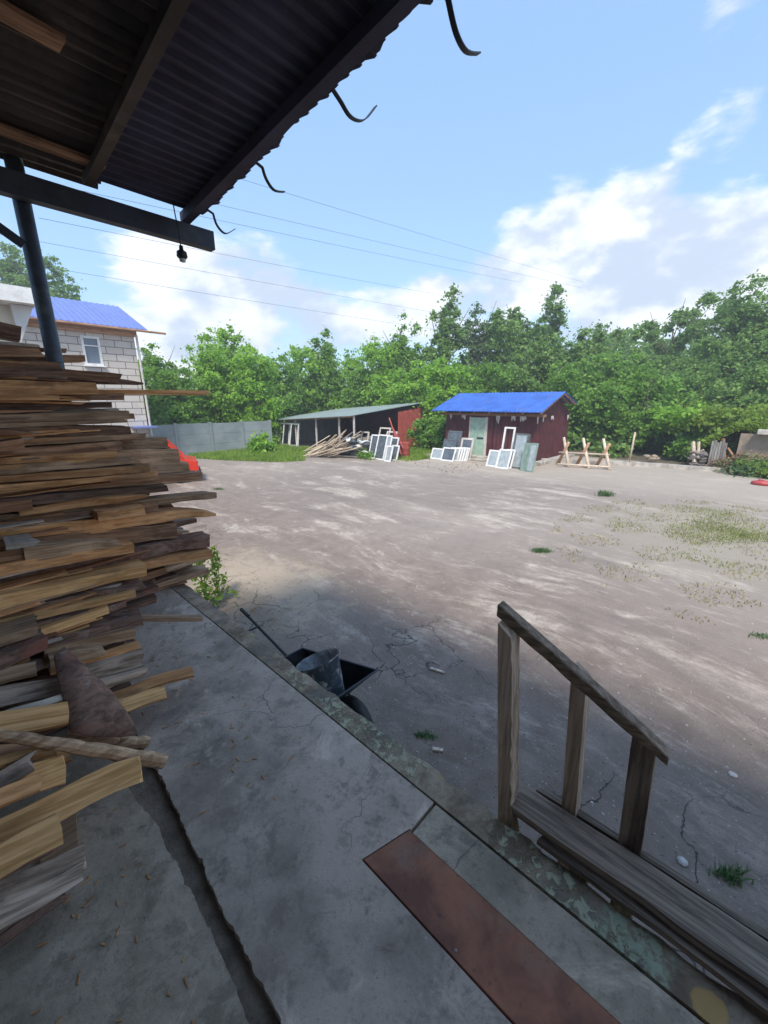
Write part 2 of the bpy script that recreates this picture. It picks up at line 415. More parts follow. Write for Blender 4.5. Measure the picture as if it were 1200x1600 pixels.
M['bucketin'] = plain('cement crusted steel', (0.18, 0.19, 0.20), 0.45, 22, 0.6, 0.3, (0.6, 0.005), ((0.5, 0.5, 0.5), 0.6))
M['bucket'] = plain('dark blue grey bucket', (0.07, 0.095, 0.12), 0.3, 14, 0.45, 0.2, (0.3, 0.003), ((0.60, 0.60, 0.58), 0.9))
M['barrow'] = plain('black wheelbarrow steel', (0.022, 0.026, 0.03), 0.4, 7, 0.5, 0.3, (0.3, 0.003), ((0.08, 0.08, 0.08), 0.5))
M['brownwall'] = plain('brown rendered wall', (0.30, 0.245, 0.19), 0.2, 2, 0.9, 0, (0.4, 0.01), ((0.2, 0.16, 0.12), 0.5))
M['cream'] = plain('cream render', (0.62, 0.60, 0.52), 0.06, 2, 0.85)
M['creamshade'] = plain('pale grey render', (0.55, 0.56, 0.56), 0.06, 2, 0.85)
M['sack'] = plain('white plastic sack', (0.66, 0.66, 0.65), 0.15, 6, 0.5, 0, (0.5, 0.02))
M['sackdark'] = plain('dark plastic sack', (0.045, 0.055, 0.07), 0.4, 6, 0.4, 0, (0.5, 0.02))
M['stone'] = plain('pale pebble', (0.40, 0.37, 0.35), 0.4, 12, 0.9)
M['grit'] = plain('grey grit', (0.17, 0.15, 0.14), 0.4, 30, 0.9)
M['redthing'] = plain('faded red plastic', (0.42, 0.06, 0.06), 0.2, 6, 0.5, 0, (0.1, 0.004))
M['earth'] = plain('dry earth with litter', (0.16, 0.125, 0.07), 0.4, 5, 0.95, 0, (0.8, 0.05))
M['lawnsoil'] = plain('grassy soil', (0.075, 0.105, 0.03), 0.35, 2, 0.95, 0, (0.6, 0.03))


def fencefn(k, vec):
    v, r = offs(k, vec)
    n = k.noise(vec, 0.8, 5, 0.6)
    c = k.mix(k.ss(n, 0.3, 0.7), (0.20, 0.235, 0.245), (0.30, 0.335, 0.345))
    return c, k.noise(vec, 20, 4)


M['fence'] = mat('grey concrete fence panel', fencefn, 0.9, (0.2, 0.01))


def blockfn(k, vec):
    # object frame: x = u along the wall, y = v, z up.  Large pale masonry blocks with dark joints
    sx = k.n('ShaderNodeSeparateXYZ'); k.link(vec, sx.inputs[0])
    cb = k.n('ShaderNodeCombineXYZ')
    k.link(k.math('ADD', sx.outputs[0], sx.outputs[1]), cb.inputs[0]); k.link(sx.outputs[2], cb.inputs[1])
    br = k.n('ShaderNodeTexBrick'); k.link(cb.outputs[0], br.inputs['Vector'])
    br.offset = 0.45
    br.inputs['Scale'].default_value = 1.0
    br.inputs['Brick Width'].default_value = 0.66
    br.inputs['Row Height'].default_value = 0.29
    br.inputs['Mortar Size'].default_value = 0.017
    br.inputs['Mortar Smooth'].default_value = 0.2
    br.inputs['Bias'].default_value = 0.1
    br.inputs['Color1'].default_value = (0.52, 0.475, 0.43, 1)
    br.inputs['Color2'].default_value = (0.60, 0.56, 0.51, 1)
    br.inputs['Mortar'].default_value = (0.17, 0.15, 0.14, 1)
    n = k.noise(vec, 4, 6, 0.6)
    c = k.mix(k.ss(n, 0.45, 0.7, 0, 0.3), br.outputs[0], (0.38, 0.34, 0.30))
    return c, k.math('SUBTRACT', k.math('MULTIPLY', k.noise(vec, 25, 4), 0.3), br.outputs[1])


M['blocks'] = mat('pale masonry blocks', blockfn, 0.9, (0.4, 0.01))


def leafmat(name, dark, light, trans=0.35, yellow=None):
    m = bpy.data.materials.new(name); m.use_nodes = True
    t = m.node_tree; t.nodes.clear(); k = NT(t)
    g = k.n('ShaderNodeNewGeometry')
    tcn = k.n('ShaderNodeTexCoord')
    f = k.math('ADD', k.math('MULTIPLY', g.outputs['Random Per Island'], 0.6), k.math('MULTIPLY', k.ss(k.noise(tcn.outputs['Object'], 0.9, 4, 0.6), 0.35, 0.65), 0.5), clamp=True)
    c = k.mix(f, dark, light)
    d = k.n('ShaderNodeBsdfPrincipled'); d.inputs['Roughness'].default_value = 0.55
    d.inputs['Specular IOR Level'].default_value = 0.3
    k.link(c, d.inputs['Base Color'])
    tr = k.n('ShaderNodeBsdfTranslucent')
    c2 = k.mix(0.5, c, tuple(min(1, x * 1.6) for x in light)); k.link(c2, tr.inputs[0])
    ms = k.n('ShaderNodeMixShader'); ms.inputs[0].default_value = trans
    k.link(d.outputs[0], ms.inputs[1]); k.link(tr.outputs[0], ms.inputs[2])
    o = k.n('ShaderNodeOutputMaterial'); k.link(ms.outputs[0], o.inputs[0])
    return m


M['leafA'] = leafmat('fresh green leaves', (0.12, 0.26, 0.028), (0.34, 0.56, 0.08), 0.42)
M['leafB'] = leafmat('mid green leaves', (0.085, 0.20, 0.032), (0.25, 0.43, 0.075), 0.42)
M['leafC'] = leafmat('dark blue green leaves', (0.085, 0.18, 0.045), (0.24, 0.38, 0.095), 0.40)
M['leafD'] = leafmat('grey green leaves', (0.08, 0.15, 0.06), (0.18, 0.28, 0.12))
M['leafY'] = leafmat('yellow green leaves', (0.10, 0.19, 0.02), (0.24, 0.34, 0.05))
M['leafBr'] = leafmat('dry brown leaves', (0.16, 0.10, 0.05), (0.36, 0.25, 0.14), 0.15)
M['grass'] = leafmat('grass blades', (0.11, 0.21, 0.025), (0.33, 0.46, 0.09), 0.4)
M['weeds'] = leafmat('dull weeds', (0.16, 0.20, 0.06), (0.36, 0.38, 0.15), 0.35)
M['drygrass'] = leafmat('dry grass blades', (0.20, 0.18, 0.08), (0.40, 0.36, 0.18), 0.3)


# ------------------------------------------------------------------ builders
def tag(o, label=None, cat=None, group=None, kind=None):
    if label: o['label'] = label
    if cat: o['category'] = cat
    if group: o['group'] = group
    if kind: o['kind'] = kind
    return o


class MB:
    """collects faces in yard coordinates (u, v, z)"""
    def __init__(s): s.v = []; s.f = []
    def add(s, vs, fs):
        b = len(s.v); s.v += [Vector(x) for x in vs]; s.f += [tuple(i + b for i in f) for f in fs]; return s
    def box(s, a, b):
        x0, y0, z0 = [min(a[i], b[i]) for i in range(3)]; x1, y1, z1 = [max(a[i], b[i]) for i in range(3)]
        return s.add([(x0, y0, z0), (x1, y0, z0), (x1, y1, z0), (x0, y1, z0), (x0, y0, z1), (x1, y0, z1), (x1, y1, z1), (x0, y1, z1)],
                     [(3, 2, 1, 0), (4, 5, 6, 7), (0, 1, 5, 4), (1, 2, 6, 5), (2, 3, 7, 6), (3, 0, 4, 7)])
    def bar(s, p, q, w_, t_=None, up=(0, 0, 1)):
        """rectangular bar from p to q"""
        t_ = t_ or w_
        p, q = Vector(p), Vector(q); d = (q - p).normalized(); up = Vector(up)
        if abs(d.dot(up)) > 0.98: up = Vector((1, 0, 0))
        sx = d.cross(up).normalized(); sy = sx.cross(d).normalized()
        vs = []
        for e in (p, q):
            for a, b in ((-1, -1), (1, -1), (1, 1), (-1, 1)):
                vs.append(e + sx * a * w_ / 2 + sy * b * t_ / 2)
        return s.add(vs, [(3, 2, 1, 0), (4, 5, 6, 7), (0, 1, 5, 4), (1, 2, 6, 5), (2, 3, 7, 6), (3, 0, 4, 7)])
    def tube(s, pts, rad, n=8, cap=True):
        pts = [Vector(p) for p in pts]
        rads = rad if isinstance(rad, (list, tuple)) else [rad] * len(pts)
        rings = []; ref = Vector((0.13, 0.27, 0.95)).normalized()
        b = len(s.v)
        for i, p in enumerate(pts):
            d = (pts[min(i + 1, len(pts) - 1)] - pts[max(i - 1, 0)]).normalized()
            r0 = ref if abs(d.dot(ref)) < 0.95 else Vector((1, 0, 0))
            sx = d.cross(r0).normalized(); sy = d.cross(sx).normalized()
            for j in range(n):
                a = 2 * math.pi * j / n
                s.v.append(p + (sx * math.cos(a) + sy * math.sin(a)) * rads[i])
        for i in range(len(pts) - 1):
            for j in range(n):
                k2 = (j + 1) % n
                s.f.append((b + i * n + j, b + i * n + k2, b + (i + 1) * n + k2, b + (i + 1) * n + j))
        if cap:
            s.f.append(tuple(b + j for j in range(n))[::-1]); s.f.append(tuple(b + (len(pts) - 1) * n + j for j in range(n)))
        return s
    def lathe(s, c, prof, n=20, axis='z'):
        c = Vector(c); b = len(s.v)
        for r, h in prof:
            for j in range(n):
                a = 2 * math.pi * j / n
                if axis == 'z': s.v.append(c + Vector((r * math.cos(a), r * math.sin(a), h)))
                elif axis == 'x': s.v.append(c + Vector((h, r * math.cos(a), r * math.sin(a))))
                else: s.v.append(c + Vector((r * math.sin(a), h, r * math.cos(a))))
        for i in range(len(prof) - 1):
            for j in range(n):
                k2 = (j + 1) % n
                s.f.append((b + i * n + j, b + i * n + k2, b + (i + 1) * n + k2, b + (i + 1) * n + j))
        return s
    def prism(s, poly, z0, z1):
        n = len(poly)
        return s.add([(p[0], p[1], z0) for p in poly] + [(p[0], p[1], z1) for p in poly],
                     [tuple(range(n))[::-1], tuple(range(n, 2 * n))] + [(i, (i + 1) % n, n + (i + 1) % n, n + i) for i in range(n)])
    def quad(s, a, b, c, d): return s.add([a, b, c, d], [(0, 1, 2, 3)])
    def build(s, name, m, parent=None, origin=None, smooth=False, bevel=0.0):
        if parent is not None and origin is None: org = Vector((0, 0, 0)) if parent.get('_loc') else Vector(parent['_o'])
        elif origin is not None: org = Vector(origin)
        else:
            lo = [min(v[i] for v in s.v) for i in range(3)]; hi = [max(v[i] for v in s.v) for i in range(3)]
            org = Vector(((lo[0] + hi[0]) / 2, (lo[1] + hi[1]) / 2, lo[2]))
        me = bpy.data.meshes.new(name)
        me.from_pydata([tuple(v - org) for v in s.v], [], s.f)
        me.materials.append(m if not isinstance(m, str) else M[m])
        me.validate(); me.update()
        if smooth:
            for p in me.polygons: p.use_smooth = True
        o = bpy.data.objects.new(name, me); COL.objects.link(o)
        if parent is not None: o.parent = parent
        else:
            o.location = W(*org); o.rotation_euler = (0, 0, AZ)
        o['_o'] = tuple(org)
        if bevel:
            b = o.modifiers.new('bevel', 'BEVEL'); b.width = bevel; b.segments = 1; b.limit_method = 'ANGLE'
        return o


def empty(name, o, label, cat, group=None, rz=0.0, local=False):
    e = bpy.data.objects.new(name, None); COL.objects.link(e)
    e.location = W(*o); e.rotation_euler = (0, 0, AZ + rz)
    e['_o'] = tuple(o)
    if local: e['_loc'] = 1
    e.empty_display_size = 0.1
    return tag(e, label, cat, group)


def kids(o): return [c for c in bpy.data.objects if c.parent == o]


def copy_tree(o, parent=None):
    c = o.copy(); COL.objects.link(c)
    if parent is not None: c.parent = parent
    for ch in kids(o): copy_tree(ch, c)
    return c


def leaves(name, pts, size, m, parent=None, up_bias=0.4, elong=1.7, outward=None):
    """many small leaf-shaped quads at pts (numpy n x 3, local coords)"""
    n = len(pts)
    nor = rng.normal(size=(n, 3)); nor[:, 2] += up_bias * 2
    if outward is not None: nor += outward * 1.0
    nor /= np.linalg.norm(nor, axis=1, keepdims=True)
    t = rng.normal(size=(n, 3)); t -= (t * nor).sum(1, keepdims=True) * nor
    t /= np.linalg.norm(t, axis=1, keepdims=True)
    b = np.cross(nor, t)
    s = size * (0.6 + 0.8 * rng.random((n, 1)))
    v = np.empty((n, 4, 3))
    v[:, 0] = pts - t * s * elong / 2
    v[:, 1] = pts + b * s / 2 + nor * s * 0.12 - t * s * 0.1
    v[:, 2] = pts + t * s * elong / 2
    v[:, 3] = pts - b * s / 2 + nor * s * 0.12 - t * s * 0.1
    return quads(name, v, m, parent)


def quads(name, v, m, parent=None):
    n = len(v)
    me = bpy.data.meshes.new(name)
    me.vertices.add(n * 4); me.vertices.foreach_set('co', v.reshape(-1).astype(np.float32))
    me.loops.add(n * 4); me.loops.foreach_set('vertex_index', np.arange(n * 4, dtype=np.int32))
    me.polygons.add(n); me.polygons.foreach_set('loop_start', np.arange(0, n * 4, 4, dtype=np.int32))
    me.polygons.foreach_set('loop_total', np.full(n, 4, dtype=np.int32))
    me.materials.append(m if not isinstance(m, str) else M[m])
    me.update(calc_edges=True)
    o = bpy.data.objects.new(name, me); COL.objects.link(o)
    if parent is not None: o.parent = parent
    return o


def blades(name, pts, h, m, wid=0.012, lean=0.5):
    n = len(pts)
    a = rng.random(n) * 2 * math.pi
    t = np.stack([np.cos(a), np.sin(a), np.zeros(n)], 1)
    l = np.stack([-np.sin(a), np.cos(a), np.zeros(n)], 1) * (rng.random((n, 1)) * lean)
    hh = h * (0.4 + 0.9 * rng.random((n, 1)))
    tip = pts + l * hh + np.array([0, 0, 1.0]) * hh
    mid = pts + l * hh * 0.3 + np.array([0, 0, 1.0]) * hh * 0.55
    v = np.empty((n, 4, 3))
    v[:, 0] = pts - t * wid / 2; v[:, 1] = mid + t * wid * .5; v[:, 2] = tip; v[:, 3] = mid - t * wid * .5
    v[:, 1], v[:, 3] = pts + t * wid / 2, mid - t * wid / 2
    return quads(name, v, m)


# ------------------------------------------------------------------ the ground
g = MB()
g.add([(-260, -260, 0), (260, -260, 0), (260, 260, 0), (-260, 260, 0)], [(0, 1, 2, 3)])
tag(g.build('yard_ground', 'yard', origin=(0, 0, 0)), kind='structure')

# lawn strip in front of the grey fence
lawn_poly = [on_z(px, py, 0) for px, py in ((300, 716), (345, 719), (400, 721), (440, 722), (475, 720), (470, 712), (500, 703), (440, 697), (330, 703), (285, 707))]
lp = [(p.x, p.y) for p in lawn_poly]
g = MB(); g.add([(x, y, 0.006) for x, y in lp], [tuple(range(len(lp)))[::-1]])
tag(g.build('lawn', 'lawnsoil'), kind='structure')


def inside(x, y, poly):
    c = False; n = len(poly); j = n - 1
    for i in range(n):
        if (poly[i][1] > y) != (poly[j][1] > y) and x < (poly[j][0] - poly[i][0]) * (y - poly[i][1]) / (poly[j][1] - poly[i][1] + 1e-9) + poly[i][0]: c = not c
        j = i
    return c


def uvpts(lst): return np.array([tuple(W(a, b, c)) for a, b, c in lst])


pl = []
xs = [p[0] for p in lp]; ys = [p[1] for p in lp]
while len(pl) < 15000:
    a, b = random.uniform(min(xs) - .3, max(xs) + .3), random.uniform(min(ys) - .3, max(ys) + .3)
    if inside(a + random.gauss(0, .12), b + random.gauss(0, .12), lp): pl.append((a, b, 0.0))
tag(blades('lawn_grass', uvpts(pl), 0.20, 'grass', 0.03), 'bright green uncut grass strip growing before the grey concrete fence', 'grass', kind='stuff')

pl = []
for i in range(15000):
    a = 2 * math.pi * random.random(); r = random.random() ** 0.7
    u_, v_ = 11.7 + 2.7 * r * math.cos(a), -0.1 + 2.6 * r * math.sin(a)
    if math.sin(u_ * 2.3 + v_) + math.sin(v_ * 3.1) + random.gauss(0, .5) > -0.6 + 1.5 * r: pl.append((u_, v_, 0))
for i in range(1800):
    pl.append((random.gauss(12.6, .6), random.gauss(-.6, 1.0), 0))
tag(blades('weed_grass', uvpts(pl), 0.04, 'weeds', 0.016, 1.0), 'low green weedy grass patch at the right of the yard', 'grass', kind='stuff')
pl = []
for i in range(9000):
    a = 2 * math.pi * random.random(); r = random.random() ** 0.5
    pl.append((10.8 + 4.4 * r * math.cos(a), 0.2 + 3.2 * r * math.sin(a), 0))
pl = [p for p in pl if math.sin(p[0] * 4.3) + math.sin(p[1] * 5.1 + p[0]) > 0.1]
tag(blades('dry_grass', uvpts(pl), 0.045, 'drygrass', 0.016, 1.2), 'dry straw coloured grass thinly spread round the green weed patch', 'grass', kind='stuff')
pl = [(random.gauss(16.6, .5), random.uniform(12.6, 15.4), 0) for i in range(3000)]
pl += [(random.uniform(17, 21.5), random.uniform(13.9, 16.2), 0) for i in range(5000)]
tag(blades('shed_grass', uvpts(pl), 0.2, 'grass', 0.03), 'tall green grass growing between the open lean-to and the blue roofed shed', 'grass', kind='stuff')


def tuft(u, v, r, n, h, label):
    r *= .55; n = int(n * 1.6)
    c = W(u, v, 0)
    p = np.zeros((n, 3)); p[:, :2] = rng.normal(size=(n, 2)) * r * np.array([1, .45])
    o = blades('grass_tuft', p, h, 'leafD', 0.012, 0.9); o.location = c
    tag(o, label, 'grass tuft')


q = on_z(845, 862, 0); tuft(q.x, q.y, 0.16, 260, 0.07, 'small dark green grass tuft alone in the middle of the yard')
q = on_z(945, 775, 0); tuft(q.x, q.y, 0.22, 120, 0.16, 'sparse weed sprouting from the far yard above the big patch')
q = on_z(342, 765, 0); tuft(q.x, q.y, 0.14, 90, 0.07, 'tiny weed beside the right tip of the board pile')
q = on_z(1190, 995, 0); tuft(q.x, q.y, 0.14, 80, 0.035, 'low green tuft at the right edge of the yard nearest the railing')
q = on_z(1140, 1370, 0); tuft(q.x, q.y, 0.10, 60, 0.06, 'green weed among the pebbles behind the low wooden boards')
q = on_z(665, 1150, 0); tuft(q.x, q.y, 0.09, 60, 0.035, 'mossy weed at the foot of the dock beside the wheelbarrow')


def scatter_stones(name, lst, label, m='stone', kind='stuff'):
    g = MB()
    for u, v, r in lst:
        n = 6; ang = random.random() * 6
        pts = [(u + r * random.uniform(.6, 1.2) * math.cos(ang + i * 6.283 / n), v + r * random.uniform(.6, 1.2) * math.sin(ang + i * 6.283 / n)) for i in range(n)]
        b = len(g.v)
        g.v += [Vector((x, y, 0.0)) for x, y in pts] + [Vector((u + (x - u) * .6, v + (y - v) * .6, r * .6)) for x, y in pts]
        g.f += [(b + i, b + (i + 1) % n, b + n + (i + 1) % n, b + n + i) for i in range(n)] + [tuple(b + n + i for i in range(n))]
    return tag(g.build(name, m, origin=(0, 0, 0)), label, 'gravel', kind=kind)


st = []
for i in range(520):
    u = 1.4 + abs(random.gauss(0, 2.2)); st.append((u, random.uniform(-1.5, 4.2), random.choice([.004, .005, .006, .008, .01, .014])))
for i in range(160): st.append((random.uniform(2, 14), random.uniform(-3, 14), random.uniform(.006, .016)))
scatter_stones('gravel', st, 'small pale pebbles scattered over the dark asphalt near the dock')
st = [(1.3 + abs(random.gauss(0, 1.8)), random.uniform(-1.4, 4.5), random.uniform(.003, .009)) for i in range(2600)]
scatter_stones('grit_stones', st, 'dark grey grit strewn thickly over the asphalt beside the dock', 'grit')
st = [(random.gauss(2.6, .5), random.gauss(5.2, .7), random.uniform(.004, .014)) for i in range(260)]
scatter_stones('chippings', st, 'dark wood chips and soil crumbs on the sandy spot by the dock', 'D')
st = [(random.uniform(14.2, 17.5), random.uniform(9, 15), random.uniform(.012, .05)) for i in range(120)]
scatter_stones('rubble_crumbs', st, 'brown soil crumbs lying before the open lean-to', 'earth')
for (px, py, r, lab) in ((1145, 1211, .028, 'flat pale stone lying alone on the asphalt right of the railing'),
                         (1066, 1347, .03, 'larger white pebble close behind the low boards'),):
    q = on_z(px, py, 0)
    g = MB(); g.lathe((q.x, q.y, 0), [(r, 0), (r * 1.1, r * .3), (r * .6, r * .6), (0.001, r * .65)], 7)
    tag(g.build('stone', 'stone'), lab, 'stone')
for (px, py, L, a, lab) in ((683, 1048, .16, 1.9, 'thin splinter of wood on the asphalt between wheelbarrow and railing'),
                            (684, 1172, .09, 2.2, 'short pale wood chip lying at the foot of the dock')):
    q = on_z(px, py, 0.01)
    g = MB(); g.bar((q.x - L / 2 * math.cos(a), q.y - L / 2 * math.sin(a), .012), (q.x + L / 2 * math.cos(a), q.y + L / 2 * math.sin(a), .02), .03, .015)
    tag(g.build('wood_chip', 'P'), lab, 'wood chip')

# ------------------------------------------------------------------ the loading dock
DZ = 1.3


def ragged(p, q, n, amp):
    out = []
    for i in range(n + 1):
        t = i / n
        out.append((p[0] + (q[0] - p[0]) * t + random.uniform(-amp, amp), p[1] + (q[1] - p[1]) * t))
    return out


stepline = []
ctrl = [(0.36, 2.6), (0.35, 2.15), (0.335, 1.9), (0.34, 1.63), (0.32, 1.3), (0.30, 1.0), (0.29, 0.65), (0.28, 0.2), (0.28, -3.0)]
for a, b in zip(ctrl[:-1], ctrl[1:]):
    n = max(2, int((a[1] - b[1]) / 0.008)) if b[1] > -1 else 60
    stepline += ragged(a, b, n, 0.0016)[:-1]
walk = 0.0; sl2 = []
for x, y in stepline:
    walk = walk * .8 + random.gauss(0, .0018)
    sl2.append((x + walk + .004 * math.sin(y * 3.1), y))
stepline = sl2
# slab with an inset for the steel plate
g = MB(); g.prism([(1.065, -3.0), (1.065, 0.70)] + [(0.914, 0.70), (0.914, -3.0)], 0.0, DZ - 0.004)
tag(g.build('dock_border_slab', 'slab2'), kind='structure')
g = MB(); poly = [(0.712, -3.0), (0.712, 0.776), (0.915, 0.718), (0.915, 0.712), (1.065, 0.712), (1.065, 7.5), (0.36, 7.5)] + stepline
g.prism(poly, 1.0, DZ)
tag(g.build('dock_slab', 'slab'), kind='structure')
g = MB(); g.box((-6, -3.0, 0), (1.05, 7.5, 1.0 - 0.002))
tag(g.build('dock_base', 'slab2'), kind='structure')
low = [(-6, 7.5), (-6, -3.0)]
chan = []
cw_ = 0.0
for i in range(420):
    v = -3.0 + i * (5.2 / 419)
    cw_ = cw_ * .95 + random.gauss(0, .0022)
    wdt = 0.07 + cw_ + .012 * math.sin(v * 3.7)
    if v > 1.5: wdt += (v - 1.5) * 0.02
    chan.append((0.31 - wdt, v))
g = MB(); g.prism([(-6, -3.0)] + chan + [(0.2, 7.5), (-6, 7.5)], 1.0, DZ - 0.02)
tag(g.build('dock_lower_slab', 'slab2'), kind='structure')
g = MB(); g.box((0.0, -3.0, 1.0), (0.45, 7.5, DZ - 0.029))
tag(g.build('dock_channel', 'channel'), kind='structure')

kl = [(1.19 + 0.006 * math.sin(i * 1.7) + random.uniform(-.006, .006), -3.0 + i * 0.06) for i in range(176)]
g = MB(); g.prism([(1.075, 7.5), (1.075, -3.0)] + kl, 0, DZ - 0.002)
tag(g.build('kerb_beam', 'curb', origin=(1.13, 0, 0)), 'mossy lichen spotted concrete kerb beam along the outer dock edge', 'kerb')
g = MB(); g.prism([(0.910, -3.0), (0.910, 0.714), (0.717, 0.770), (0.717, -3.0)], DZ - 0.02, DZ + 0.0015)
tag(g.build('steel_plate', 'rust', bevel=0.002), 'long flat rust brown steel plate set into the dock slab', 'steel plate')
for (px, py, s) in ((415, 1196, .006), (823, 1176, .005), (374, 1268, .006), (595, 1595, .006)):
    pass
st = [(random.uniform(-.4, 1.15), random.uniform(0.2, 3.3), random.choice([.003, .004, .005])) for i in range(46)]
g = MB()
for u, v, r in st:
    g.lathe((u, v, DZ - (0.03 if u < .2 else 0) - 0.001), [(r, 0), (r * .9, r * .6), (.0005, r * .8)], 5)
tag(g.build('grit', 'stone', origin=(0, 0, DZ)), 'tiny white grit crumbs strewn over the concrete dock', 'grit', kind='stuff')

g = MB()
for i in range(150):
    u, v = random.gauss(.55, .25), random.uniform(1.2, 3.4)
    if i % 3 == 0: u, v = random.uniform(-.3, .2), random.uniform(.8, 1.5)
    if u > 1.04: continue
    a = random.random() * 3.14; L_ = random.uniform(.004, .016)
    z = DZ + .001 if u > .36 else DZ - .019
    if u > .36 or u < .18: g.bar((u - L_ * math.cos(a), v - L_ * math.sin(a), z + .001), (u + L_ * math.cos(a), v + L_ * math.sin(a), z + .002), .004, .0025)
tag(g.build('wood_chips', 'T', origin=(0, 0, DZ)), 'tiny wood splinters strewn over the concrete near the board pile', 'wood chips', kind='stuff')

# building wall behind the camera and the left
g = MB(); g.box((-6.2, -9, 0), (-6.0, 9.0, 5.2)); g.box((-6.0, -9.2, 0), (1.05, -9.0, 4.2))
tag(g.build('warehouse_wall', 'creamshade'), 'pale rendered warehouse wall that carries the rear of the canopy', 'wall')


# ------------------------------------------------------------------ board pile
def board(P, L, t, wd, m, label, yaw=0.0, tilt=0.0, roll=0.0, end='cut', wav=1.0, group='boards heaped in the pile', name='board'):
    """P: near top-right end centre in yard coords; the board runs back along -u"""
    N = max(6, int(L / 0.08))
    vs = []; fs = []
    ph = random.random() * 10; seed = random.random() * 50
    wane = random.uniform(0.05, 0.22)
    for i in range(N + 1):
        x = -L * i / N
        f1 = math.sin(x * 7 + ph) * 0.010 + math.sin(x * 19 + seed) * 0.005
        f2 = math.sin(x * 5 + seed) * 0.12 + math.sin(x * 23 + ph) * 0.05
        th = t * (1 + f2 * wav)
        yo = f1 * wav
        zc = math.sin(x * 1.3 + ph) * 0.006 * wav
        ww = wd * (1 + 0.08 * math.sin(x * 6 + ph))
        if end == 'point' and i < 3:
            th *= (0.25, 0.6, 0.85)[i]; zc -= t * (0.3, 0.15, 0.05)[i]
        if end == 'ragged' and i == 0: x += 0.0
        prof = [(yo, -th / 2), (yo + wane * th * 0.4, th / 2), (yo + ww * 0.5, th / 2 * random.uniform(.94, 1.02)), (yo + ww - wane * th, th / 2), (yo + ww, -th / 2)]
        for (yy, zz) in prof:
            xx = x
            if i == 0:
                xx += (random.uniform(-.03, .02) if end == 'ragged' else random.uniform(-.006, .006)) - (0.12 * wd if end == 'skew' else 0) * (yy / max(wd, .01)) * 3
            vs.append((xx, yy + random.uniform(-.0015, .0015), zc + zz + random.uniform(-.0012, .0012)))
    K = 5
    for i in range(N):
        for j in range(K):
            k2 = (j + 1) % K
            fs.append((i * K + j, (i + 1) * K + j, (i + 1) * K + k2, i * K + k2))
    fs.append(tuple(range(K))); fs.append(tuple(N * K + j for j in range(K))[::-1])
    me = bpy.data.meshes.new(name); me.from_pydata(vs, [], fs); me.materials.append(M[m]); me.update()
    o = bpy.data.objects.new(name, me); COL.objects.link(o)
    o.matrix_world = Matrix.Translation(W(*P)) @ Matrix.Rotation(AZ + yaw, 4, 'Z') @ Matrix.Rotation(-tilt, 4, 'Y') @ Matrix.Rotation(roll, 4, 'X')
    tag(o, label, 'board', group)
    return o


def face_v(y):
    pts = [(500, 3.15), (600, 3.0), (700, 2.85), (800, 2.68), (900, 2.48), (1000, 2.28), (1100, 2.10), (1200, 1.85), (1300, 1.62), (1400, 1.5), (1480, 1.41)]
    return float(np.interp(y, [p[0] for p in pts], [p[1] for p in pts]))


